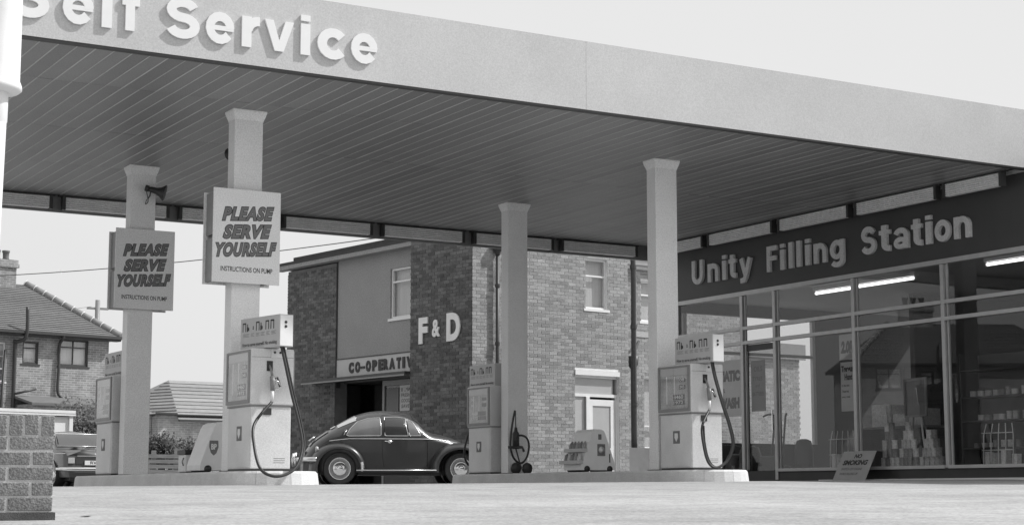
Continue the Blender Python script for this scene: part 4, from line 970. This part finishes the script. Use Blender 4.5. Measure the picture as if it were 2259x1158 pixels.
        line('air_vent', [(.90, .98), (.925, 1.03), (.96, 1.08)], m_trim, sd_, .007, .008); line('air_vent', [(.875, .99), (.90, 1.045), (.94, 1.10)], m_black, sd_, .009, .004)
        # fenders
        for nm, cx_, span, rr, rear in (('rear_wing', .82, (-6, 196), (.405, .535), True), ('front_wing', 3.22, (-14, 188), (.405, .53), False)):
            rows2 = []
            for k in range(27):
                a = radians(span[0] + (span[1] - span[0]) * k / 26); ca, sa = cos(a), sin(a); row = []
                ext = 1.0
                if rear and ca < 0: ext = 1 + .12 * (-ca) ** 1.5
                if rear and ca > 0: ext = 1 + .02 * ca
                if not rear and ca > 0: ext = 1 + .10 * ca ** 1.5
                if not rear and ca < 0: ext = 1 + .16 * (-ca) ** 2
                for j in range(9):
                    ph = pi / 2 * j / 8; y = .44 + .325 * sin(ph); r_ = (rr[0] + (rr[1] - rr[0]) * cos(ph)) * ext; row.append((cx_ + dx + r_ * ca, sd_ * y, .32 + r_ * sa * (.99)))
                row.append((cx_ + dx + (rr[0] - .02) * ext * ca, sd_ * .745, .32 + (rr[0] - .02) * ext * sa)); row.append((cx_ + dx + (rr[0] - .02) * ext * ca, sd_ * .42, .32 + (rr[0] - .02) * ext * sa)); rows2.append(row)
            fo = MB().grid(rows2).build(nm, m_paint, root)
            if rear: # pale stone guard at the foot of the rear wing
                MB().grid([[(cx_ + dx + (.41 + .11 * cos(pi / 2 * j / 6)) * cos(radians(a)) * 1.02, sd_ * (.445 + .325 * sin(pi / 2 * j / 6)), .325 + (.41 + .11 * cos(pi / 2 * j / 6)) * sin(radians(a))) for j in range(2, 7)] for a in (-7, 2, 10, 17)]).build('stone_guard', m_trim, fo)
            else:
                MB().lathe([(0, .03), (.06, .028), (.085, .015), (.09, 0), (.085, -.05)], (3.60 + dx, sd_ * .55, .66), 'x', 18).build('headlamp', m_lamp, fo)
        MB().lathe([(0, .0), (.05, 0), (.06, .03), (.05, .06), (0, .07)], (.40 + dx - .05, sd_ * .56, .70), 'x', 12).build('tail_lamp', m_lamp, root)
        for x_ in (.82, 3.22):
            wheel(root, x_ + dx, sd_ * .655, .325, sd_); MB().lathe([(0, sd_ * .40), (.385, sd_ * .40), (.385, sd_ * .60)], (x_ + dx, 0, .33), 'y', 20).build('wheel_well', m_black, root)
    # rear window, engine lid, windscreen following the top surface
    def top_patch(name, x0, x1, w0, w1, m, off=.006, parent=None):
        rows3 = []
        for i in range(9):
            x = x0 + (x1 - x0) * i / 8; w_ = w0 + (w1 - w0) * i / 8; row = []
            for j in range(11):
                y = w_ * (-1 + j / 5)
                # height where the section has this half width
                lo, hi = hbelt(x), zt(x)
                for _ in range(24):
                    mid_ = (lo + hi) / 2
                    if half(x, mid_) > abs(y): lo = mid_
                    else: hi = mid_
                row.append((x + dx - (off if x < 1.7 else -off) * .6, y, lo + off))
            rows3.append(row)
        return MB().grid(rows3).build(name, m, parent or root)
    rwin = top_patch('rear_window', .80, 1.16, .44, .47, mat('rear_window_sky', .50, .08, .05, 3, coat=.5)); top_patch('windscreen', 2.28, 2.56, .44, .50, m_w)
    top_patch('engine_lid', .26, .62, .24, .36, m_paint, .012); top_patch('air_intake', .68, .77, .26, .28, m_trim, .012)
    line('rear_window_trim', [(.79, zt(.79) - .05), (1.17, zt(1.17) - .05)], m_trim, -1, .008, .0)
    MB().tube([(.27 + dx, -.07, .88), (.36 + dx, -.07, .95), (.36 + dx, .07, .95), (.27 + dx, .07, .88)], .02, 6).build('plate_lamp', m_trim, root)
    B(root, 'number_plate', m_white, (.155 + dx, .17 + dx, -.26, .26, .60, .72))
    # bumpers
    for x_, sg_ in ((.04, -1), (3.93, 1)):
        bp_ = MB().tube(smooth_path([(x_ + dx - sg_ * .32, -.74, .50), (x_ + dx - sg_ * .12, -.70, .50), (x_ + dx, -.45, .50), (x_ + dx + sg_ * .02, 0, .50), (x_ + dx, .45, .50), (x_ + dx - sg_ * .12, .70, .50), (x_ + dx - sg_ * .32, .74, .50)]), .048, 8).build('bumper', m_chrome, root)
        for y in (-.33, .33): MB().tube([(x_ + dx + sg_ * .05, y, .38), (x_ + dx + sg_ * .07, y, .50), (x_ + dx + sg_ * .05, y, .64)], .028, 8).build('over_rider', m_chrome, bp_)
    B(root, 'floor_pan', m_black, (.3 + dx, 3.5 + dx, -.5, .5, .20, .30))
beetle()

m_paint2 = mat('grey_green_car_paint', .085, .3, .05, 3, coat=.6)
def saloon():
    p = atu(207, 1060, 43)
    root = thing('parked_saloon', 'mid-grey four-door saloon seen from behind, parked past the petrol pumps', 'car', (p.x, p.y, zg(p.x, p.y)), radians(95))
    # local +x forward, rear at x=0
    zt = interp([(0, .78), (.06, .90), (.25, .93), (.80, .95), (.92, .98), (1.15, 1.28), (1.35, 1.40), (1.8, 1.44), (2.3, 1.42), (2.6, 1.34), (2.95, 1.02), (3.1, .96), (3.6, .92), (4.05, .85), (4.15, .7)])
    wb = interp([(0, .70), (.1, .76), (.6, .80), (3.4, .80), (4.0, .76), (4.15, .68)])
    def half(x, z):
        W = wb(x); h = .86
        if z <= h: return W * (1 - .10 * ((h - z) / .6) ** 2)
        T = max(zt(x), h + .02); q = min((z - h) / (T - h), 1); return W * ((1 - .22 * q) if zt(x) > 1.05 else 1) * (1 - q ** 9) ** .5
    rows = []
    for k in range(56):
        x = 4.15 * k / 55; T = zt(x); h = min(.86, T - .03); zz = [.26 + (h - .26) * j / 6 for j in range(7)] + [h + (T - h) * (1 - (1 - j / 10) ** 2.2) for j in range(1, 11)]
        Lp = [(x, half(x, z), z) for z in zz[:-1]] + [(x, half(x, T - .001), T)] + [(x, 0, T + .015)]; rows.append(Lp + [(a, -b, c) for a, b, c in Lp[:-1]][::-1])
    mb = MB().grid(rows); mb.face(range(len(rows[0]))); mb.face([len(mb.v) - len(rows[0]) + k for k in range(len(rows[0]))]); mb.build('body', m_paint2, root)
    m_w = MATS['car_window_dark']; m_wp = mat('saloon_window', .10, .08, .1, 3, coat=.5)
    def on_top(x0, x1, wf, name, m):
        return MB().grid([[(x - .008, wf * half(x, .9) * (-1 + j / 4), zt(x) + .014) for j in range(9)] for x in [x0 + (x1 - x0) * i / 8 for i in range(9)]]).build(name, m, root)
    rw = on_top(.99, 1.24, .72, 'rear_window', m_wp)
    MB().tube([(.97, -.60, 1.045), (.97, .60, 1.045), (1.24, .57, 1.36), (1.24, -.57, 1.36), (.97, -.60, 1.045)], .013, 6).build('rear_window_trim', m_trim, root)
    on_top(2.63, 2.93, .78, 'windscreen', m_w)
    for s_ in (-1, 1):
        for (a, b) in ((1.28, 1.92), (1.97, 2.62)):
            P = [(a + (.0 if a > 1.5 else -.16), .97), (b + (.16 if b > 2.3 else 0), .97), (b, 1.33), (a + .08, 1.34)]
            MB().quad(*[(x, s_ * (half(x, z) + .012), z) for x, z in P]).build('side_window', m_wp, root); MB().tube([(x, s_ * (half(x, z) + .012), z) for x, z in P + P[:1]], .012, 6).build('window_trim', m_trim, root)
        MB().tube([(.05 + .2 * k, s_ * (half(.05 + .2 * k, .84) + .006), .84) for k in range(20)], .010, 6).build('waist_trim', m_trim, root)
        B(root, 'tail_lamp', m_lamp, (-.03, .02, min(s_ * .52, s_ * .68), max(s_ * .52, s_ * .68), .60, .74))
        for x_ in (.80, 3.25):
            wheel(root, x_, s_ * .68, .31, s_); MB().lathe([(0, s_ * .55), (.36, s_ * .55), (.36, s_ * .815)], (x_, 0, .34), 'y', 20).build('wheel_arch', m_black, root)
        MB().tube([(1.5, s_ * (half(1.5, .88) + .02), .885), (1.64, s_ * (half(1.64, .88) + .02), .885)], .012, 6).build('door_handle', m_chrome, root)
    B(root, 'boot_lid_trim', m_trim, (-.012, .0, -.45, .45, .77, .79)); B(root, 'grille_panel', m_dark, (-.012, .01, -.48, .48, .58, .76))
    pl = B(root, 'number_plate', m_white, (-.035, -.02, -.26, .26, .56, .67)); text(pl, 'lettering', 'RWE', (-.0365, .12, .58), (0, -1, 0), (0, 0, 1), .30, .075, m_ink, bold=.02)
    MB().tube(smooth_path([(.35, -.82, .46), (.05, -.80, .46), (-.07, -.6, .46), (-.09, 0, .46), (-.07, .6, .46), (.05, .80, .46), (.35, .82, .46)]), .05, 8).build('bumper', m_chrome, root)
    B(root, 'under_panel', m_black, (.05, 4.0, -.6, .6, .18, .30))
saloon()

# ================================================================== houses behind
m_hbrick = brick_mat('house_brick', .27, .19, .38); m_hbrick2 = brick_mat('bungalow_brick', .40, .32, .50)
m_tile = mat('roof_tile', .145, .9, .12, 5, grain=.15, gscale=40, rnd=.10); m_tile2 = mat('clay_pantile', .24, .9, .12, 5, grain=.15, gscale=40, rnd=.15)
def tile_slope(roof, eaveL, eaveR, ridgeL, ridgeR, n, m, th=.03):
    """courses of tiles from eave to ridge, each course a part with its own lap edge"""
    eL, eR, rL, rR = [Vector(v) for v in (eaveL, eaveR, ridgeL, ridgeR)]
    nrm = (eR - eL).cross(rL - eL).normalized()
    if nrm.z < 0: nrm = -nrm
    for k in range(n):
        t0, t1 = k / n, min((k + 1.05) / n, 1)
        a, b, c, d = eL.lerp(rL, t0), eR.lerp(rR, t0), eR.lerp(rR, t1), eL.lerp(rL, t1)
        mb = MB(); mb.hexa([a, b, c, d, a + nrm * th, b + nrm * th, c + nrm * .004, d + nrm * .004]); mb.build('tile_course', m, roof)
m_curt2 = mat('pale_curtain', .70, .9, .12, 3, stretch=(14, 14, .4))
def house(O, A, label):
    root = thing('brick_house', label, 'house', (O.x, O.y, 0), A)
    W, D, E = 9.0, 5.0, 5.05
    wins = [(-1.83, -.76, 4.1, 4.98), (-3.12, -2.56, 4.1, 4.83), (-4.75, -3.71, 3.48, 4.75)]
    mb = MB(); us = sorted(set([-W, 0] + [w_[0] for w_ in wins] + [w_[1] for w_ in wins]))
    for a, b in zip(us[:-1], us[1:]):
        hole = [w_ for w_ in wins if w_[0] <= a + 1e-6 and w_[1] >= b - 1e-6]
        if hole: mb.box(a, b, 0, .25, 0, hole[0][2]); mb.box(a, b, 0, .25, hole[0][3], E)
        else: mb.box(a, b, 0, .25, 0, E)
    wl = mb.build('front_wall', m_hbrick, root)
    B(root, 'side_wall', m_hbrick, (-.25, 0, .25, D, 0, E)); B(root, 'side_wall', m_hbrick, (-W, -W + .25, .25, D, 0, E)); B(root, 'rear_wall', m_hbrick, (-W + .25, -.25, D - .25, D, 0, E))
    window(wl, 'x', .05, *wins[0], bars=(4.72,), vbars=(-1.295,), fm=m_dark, fw=.06, cm=m_curt2); window(wl, 'x', .05, *wins[1], bars=(4.62,), fm=m_dark, fw=.06, cm=m_curt2); window(wl, 'x', .05, *wins[2], bars=(3.9, 4.3), vbars=(-4.2,), fm=m_white)
    ov = .3; rf = B(root, 'roof', m_dark, (-W - ov, ov, -ov, D + ov, E - .02, E + .08))
    eL, eR = (-W - ov, -ov, E + .08), (ov, -ov, E + .08); rH = 1.86; hx = -1.85
    rL, rR = (-W + 1.85, D / 2, E + .08 + rH), (hx, D / 2, E + .08 + rH)
    tile_slope(rf, eL, eR, rL, rR, 26, m_tile)
    tile_slope(rf, eR, (ov, D + ov, E + .08), rR, rR, 26, m_tile)
    mb = MB(); mb.quad((-W - ov, D + ov, E + .08), (ov, D + ov, E + .08), rR, rL); mb.quad((-W - ov, -ov, E + .08), (-W - ov, D + ov, E + .08), rL); mb.build('rear_slope', m_tile, rf)
    # hip tiles with pale mortar beds
    m_hip = mat('hip_tile', .24, .9, .1, 6); a, b = Vector(eR), Vector(rR); n = 10; d = (b - a) / n
    for k in range(n):
        p, q = a + d * (k + .04), a + d * (k + .98)
        MB().tube([p + Vector((0, 0, .03)), q + Vector((0, 0, .03))], [.13, .115], 8).build('hip_tile', m_hip, rf)
        MB().tube([q + Vector((0, 0, .035)), q + d * .06 + Vector((0, 0, .035))], .135, 8).build('mortar_bed', m_white, rf)
    B(root, 'gutter', m_dark, (-W - ov, ov + .05, -ov - .1, -ov - .001, E + .0, E + .09)); B(root, 'soffit_board', m_dark, (-W - ov + .01, ov - .01, -ov + .005, 0, E - .06, E - .021))
    cb = D / 2 - .3
    ch = MB().box(-3.7, -2.36, cb, cb + .6, E, 7.70).build('chimney', m_hbrick, rf); B(ch, 'chimney_cap', m_hbrick, (-3.77, -2.29, cb - .07, cb + .67, 7.50, 7.62)); B(ch, 'chimney_top', m_hbrick, (-3.74, -2.32, cb - .04, cb + .64, 7.621, 7.76))
    for x in (-3.3, -2.95, -2.62): MB().lathe([(.10, 7.76), (.12, 7.80), (.10, 7.86), (.11, 8.02), (.13, 8.04), (.13, 8.1), (.08, 8.1)], (x, cb + .3, 0), 'z', 12).build('chimney_pot', m_tile, ch)
    MB().tube(smooth_path([(-1.86, -.35, 5.05), (-1.86, -.30, 4.95), (-1.86, -.08, 4.75), (-1.86, -.08, 4.0), (-1.86, -.08, 3.2), (-1.6, -.1, 3.0)]), .05, 8).build('rainwater_pipe', m_dark, root)
    MB().tube(smooth_path([(-3.42, -.08, .1), (-3.42, -.08, 4.4), (-3.42, -.12, 4.75), (-3.2, -.38, 4.95), (-3.2, -.40, 5.9)]), .06, 8).build('soil_pipe', m_dark, root); MB().tube([(-3.9, -.06, .1), (-3.75, -.06, 4.5)], .045, 8).build('waste_pipe', m_dark, root)
    MB().tube([(-3.4, -.15, 3.1), (-2.7, -.2, 3.28)], .04, 6).build('waste_pipe', m_dark, root); MB().tube([(-1.2, -.15, 2.9), (-.3, -.15, 3.0)], .03, 6).build('waste_pipe', m_dark, root)
    lt = B(root, 'lean_to', m_hbrick, (-3.3, -.6, -1.2, -.001, 0, 2.75)); mb = MB(); mb.hexa([(-3.4, -1.35, 2.7), (-.5, -1.35, 2.7), (-.5, -.002, 2.98), (-3.4, -.002, 2.98), (-3.4, -1.35, 2.78), (-.5, -1.35, 2.78), (-.5, -.002, 3.06), (-3.4, -.002, 3.06)]); mb.build('lean_to_roof', m_tile, lt)
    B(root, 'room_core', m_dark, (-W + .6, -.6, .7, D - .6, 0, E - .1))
house(atu(231, 1060, 58), radians(12), 'brick house with hipped tile roof, chimney and drainpipes beyond the garage')
# two more houses of the row stand round the corner, outside the frame; the shop glass mirrors them
house(Vector((-9.0, 53.2, 0)), radians(30), 'hipped brick house of the neighbouring row, mirrored in the middle shop window')
house(Vector((-17.5, 44.0, 0)), radians(44), 'hipped brick house farthest along the row, mirrored in the shop window by the street')
def garage():
    O = atu(158, 1060, 47); root = thing('flat_garage', 'white flat-roofed garage with plain fascia behind the low wall', 'garage', (O.x, O.y, 0), radians(12))
    B(root, 'wall', m_white, (-5.2, -.62, .02, .12, 0, 1.999)) ; B(root, 'side_wall', m_hbrick2, (-.12, -.01, .121, 5, 0, 1.99)); B(root, 'door', m_white, (-.60, -.13, .05, .09, 0, 1.98)); B(root, 'door_frame', m_white, (-.125, -.02, -.01, .119, 0, 1.99))
    rf = B(root, 'roof', m_felt, (-5.3, .04, -.02, 5.1, 2.13, 2.16)); B(rf, 'fascia_board', m_white, (-5.3, .03, -.05, -.021, 2.0, 2.145)); B(rf, 'fascia_bead', m_mid, (-5.3, .03, -.056, -.051, 2.055, 2.065)); B(rf, 'ceiling', m_mid, (-5.25, 0, -.015, 5.0, 2.005, 2.129))
garage()
def bungalow():
    O = atu(345, 1060, 60); root = thing('tiled_bungalow', 'low pale brick building with pantile roof past the fence', 'house', (O.x, O.y, 0), radians(6))
    B(root, 'front_wall', m_hbrick2, (-.0, 7, 0, .25, 0, 2.62)); B(root, 'side_wall', m_hbrick2, (0, .25, .251, 6, 0, 2.6)); B(root, 'side_wall', m_hbrick2, (6.75, 7, .251, 6, 0, 2.6)); B(root, 'rear_wall', m_hbrick2, (.25, 6.75, 5.75, 6, 0, 2.6))
    rf = B(root, 'roof', m_dark, (-.15, 7.2, -.2, 6.2, 2.62, 2.66))
    tile_slope(rf, (.62, -.32, 2.45), (7.25, -.32, 2.45), (1.75, 3, 4.05), (5.5, 3, 4.05), 11, m_tile2, .032)
    tile_slope(rf, (-.2, 3, 2.66), (.64, -.22, 2.66), (1.75, 3, 4.05), (1.75, 3, 4.05), 11, m_tile2, .032)
    mb = MB(); mb.quad((7.2, -.2, 2.66), (7.2, 6.2, 2.66), (5.5, 3, 4.05)); mb.quad((7.2, 6.2, 2.66), (-.15, 6.2, 2.66), (1.75, 3, 4.05), (5.5, 3, 4.05)); mb.quad((-.15, 6.2, 2.66), (-.15, 3, 2.66), (1.75, 3, 4.05)); mb.build('rear_slope', m_tile2, rf)
    B(rf, 'gutter', m_dark, (.62, 7.25, -.40, -.32, 2.40, 2.46)); B(rf, 'gutter', m_dark, (-.2, .60, -.28, -.21, 2.64, 2.70))
    B(root, 'flat_annex', m_hbrick2, (-.9, -.02, .5, 4, 0, 2.75))
    window(root, 'x', -.06, 3.2, 4.4, 1.0, 2.0, vbars=(3.8,))
bungalow()
# leafy shrubs
m_leaf = mat('shrub_leaf', .07, .8, .3, 6, rnd=.6); m_leaf2 = mat('hedge_leaf', .11, .8, .3, 6, rnd=.6); m_bark = mat('bark', .08, .9, .3, 20)
def shrub(p, rx, ry, h, n, leaf, label, m, seed, z0=.1):
    rnd = random.Random(seed); root = thing('shrub', label, 'shrub', (p.x, p.y, zg(p.x, p.y))); mb = MB(); tips = []
    for k in range(9):
        a = rnd.uniform(0, 2 * pi); tips.append(Vector((cos(a) * rx * rnd.uniform(.2, .75), sin(a) * ry * rnd.uniform(.2, .75), h * rnd.uniform(.5, .85))))
    st = MB()
    for t in tips: st.tube(smooth_path([(0, 0, 0), t * .5 + Vector((0, 0, .1 * h)), t], 3), [.03] * 6 + [.012], 5)
    tag(st.build('stems', m_bark, root), kind=None)
    for k in range(n):
        c = rnd.choice(tips); r = rnd.random() ** .5; d = Vector((rnd.gauss(0, 1), rnd.gauss(0, 1), rnd.gauss(0, 1))).normalized()
        q = c + Vector((d.x * rx * .5, d.y * ry * .5, d.z * h * .32)) * r; q.z = max(q.z, z0)
        a = Vector((rnd.gauss(0, 1), rnd.gauss(0, 1), rnd.gauss(0, 1))).normalized(); b = a.orthogonal().normalized(); L = leaf * rnd.uniform(.6, 1.3)
        mb.quad(q, q + a * L * .5 + b * L * .3, q + a * L, q + a * L * .5 - b * L * .3)
    tag(mb.build('foliage', m, root), kind='stuff')
shrub(atu(188, 1060, 52), 1.1, .8, 2.6, 5000, .10, 'tall leafy shrub between the garage and the brick house', m_leaf2, 1)
shrub(atu(225, 1060, 51), .8, .7, 2.0, 3500, .10, 'rounder shrub behind the parked saloon', m_leaf, 2)
shrub(atu(362, 1060, 47), .8, .5, 1.35, 3200, .09, 'dark shrub behind the rail fence beside the column', m_leaf, 3)
shrub(atu(405, 1060, 48), .9, .5, 1.25, 3200, .09, 'dark shrub at the end of the rail fence by the oil cabinet', m_leaf, 4)
def fence():
    a, b = atu(325, 1060, 46), atu(445, 1060, 46.5); a.z = zg(a.x, a.y); L = (b - a).length; ang = math.atan2(b.y - a.y, b.x - a.x)
    root = thing('rail_fence', 'weathered horizontal rail fence in front of the bungalow shrubs', 'fence', a, ang); m_wood = mat('weathered_wood', .24, .9, .3, 5, stretch=(1, 12, 12))
    for k, x in enumerate((.15, .75, 1.35)): B(root, 'post', m_wood, (x - .06, x + .06, -.05, .05, 0, .98 + .04 * (k == 1)))
    for k in range(6): B(root, 'rail', m_wood, (0, L, -.075, -.051, .10 + k * .135, .20 + k * .135))
fence()
# ================================================================== poles, wires, low wall
def cable(name, P, Q, sag, r, label):
    P, Q = Vector(P), Vector(Q); mb = MB(); mb.tube([P.lerp(Q, t / 16) - Vector((0, 0, sag * 4 * (t / 16) * (1 - t / 16))) for t in range(17)], r, 5); tag(mb.build(name, m_dark), label, 'wire')
cable('overhead_wire', atu(-260, 616, 52), atu(930, 511, 39.2), .25, .012, 'overhead wire running from the houses to the flat-roofed brick building')
cable('overhead_wire', atu(202, 676, 80), atu(-120, 700, 66), .1, .008, 'thin wire from the distant telegraph pole to the house roof')
p = atu(203, 1060, 80); tp = thing('telegraph_pole', 'thin telegraph pole showing above the hipped roof', 'pole', (p.x, p.y, zg(p.x, p.y)))
MB().tube([(0, 0, 0), (0, 0, 8.75)], [.16, .11], 10).build('post', m_mid, tp); B(tp, 'crossarm', m_mid, (-.5, .5, -.05, .05, 8.3, 8.4))
def lamp_pole():
    p = atu(-18, 330, 10); g = zg(p.x, p.y); root = thing('white_pole', 'white painted steel pole with a wider upper sleeve beside the low wall', 'pole', (p.x, p.y, g)); h = lambda y: atu(0, y, 10).z - g
    MB().lathe([(.10, 0), (.08, .1), (.062, .3), (.066, h(573)), (.070, h(450)), (.077, h(272)), (.077, h(271)), (.081, h(268)), (.083, h(205))], (0, 0, 0), 'z', 28).build('shaft', m_white, root)
    MB().lathe([(.07, h(206)), (.14, h(204)), (.159, h(198)), (.158, h(190)), (.145, h(178)), (.144, h(0)), (.144, h(0) + 2.2), (0, h(0) + 2.2)], (0, 0, 0), 'z', 32).build('sleeve', m_white, root)
lamp_pole()
def low_wall():
    P = atu(114, 1145, 8.6); A = radians(-10.3); zb = zg(P.x, P.y)
    root = thing('low_brick_wall', 'low rough brick wall end with bricks on edge along its top', 'wall', (P.x, P.y, zb), A)
    L = 2.6; H = .035 + .375
    core = B(root, 'mortar_core', mat('wall_mortar', .46, .95, .2, 15, bump=.5, grain=.2), (-L, -.006, .0045, .2095, -.05, H + .002), (-L, -.006, .0045, .2095, H + .0025, H + .100))
    B(root, 'footing', mat('footing_dark', .09, .95, .4, 12, bump=.8), (-L, .015, -.015, .22, -.06, .038))
    def rough(l, d, h, seed):
        rnd = random.Random(seed); bm = bmesh.new(); bmesh.ops.create_cube(bm, size=1)
        for v in bm.verts: v.co = Vector((v.co.x * l, v.co.y * d, v.co.z * h))
        bmesh.ops.bevel(bm, geom=bm.edges[:], offset=.0035, segments=1, affect='EDGES')
        for v in bm.verts: v.co += Vector((rnd.uniform(-1, 1), rnd.uniform(-1, 1) * .5, rnd.uniform(-1, 1))) * .0016
        mb = MB(); mb.add_bm(bm, False); return mb.mesh('brick', m_brickf)
    full = [rough(.213, .10, .064, k) for k in range(4)]; half = [rough(.101, .10, .064, k + 9) for k in range(3)]; edge = [rough(.064, .212, .100, k + 20) for k in range(4)]
    for r in range(5):
        z = .035 + r * .075 + .0425; x = 0; k = 0
        start_half = r % 2 == 1
        while x > -L + .25:
            if k == 0 and start_half:
                for y in (.052, .162): link('brick', random.choice(half), root, (x - .0505, y, z))
                x -= .1125
            else:
                for y in (.052, .162): link('brick', random.choice(full), root, (x - .1065, y, z + random.uniform(-.002, .002)))
                x -= .225
            k += 1
    x = 0
    while x > -L + .1:
        link('brick', random.choice(edge), root, (x - .033, .107, H + .055 + random.uniform(-.003, .003))); x -= .0765
low_wall()
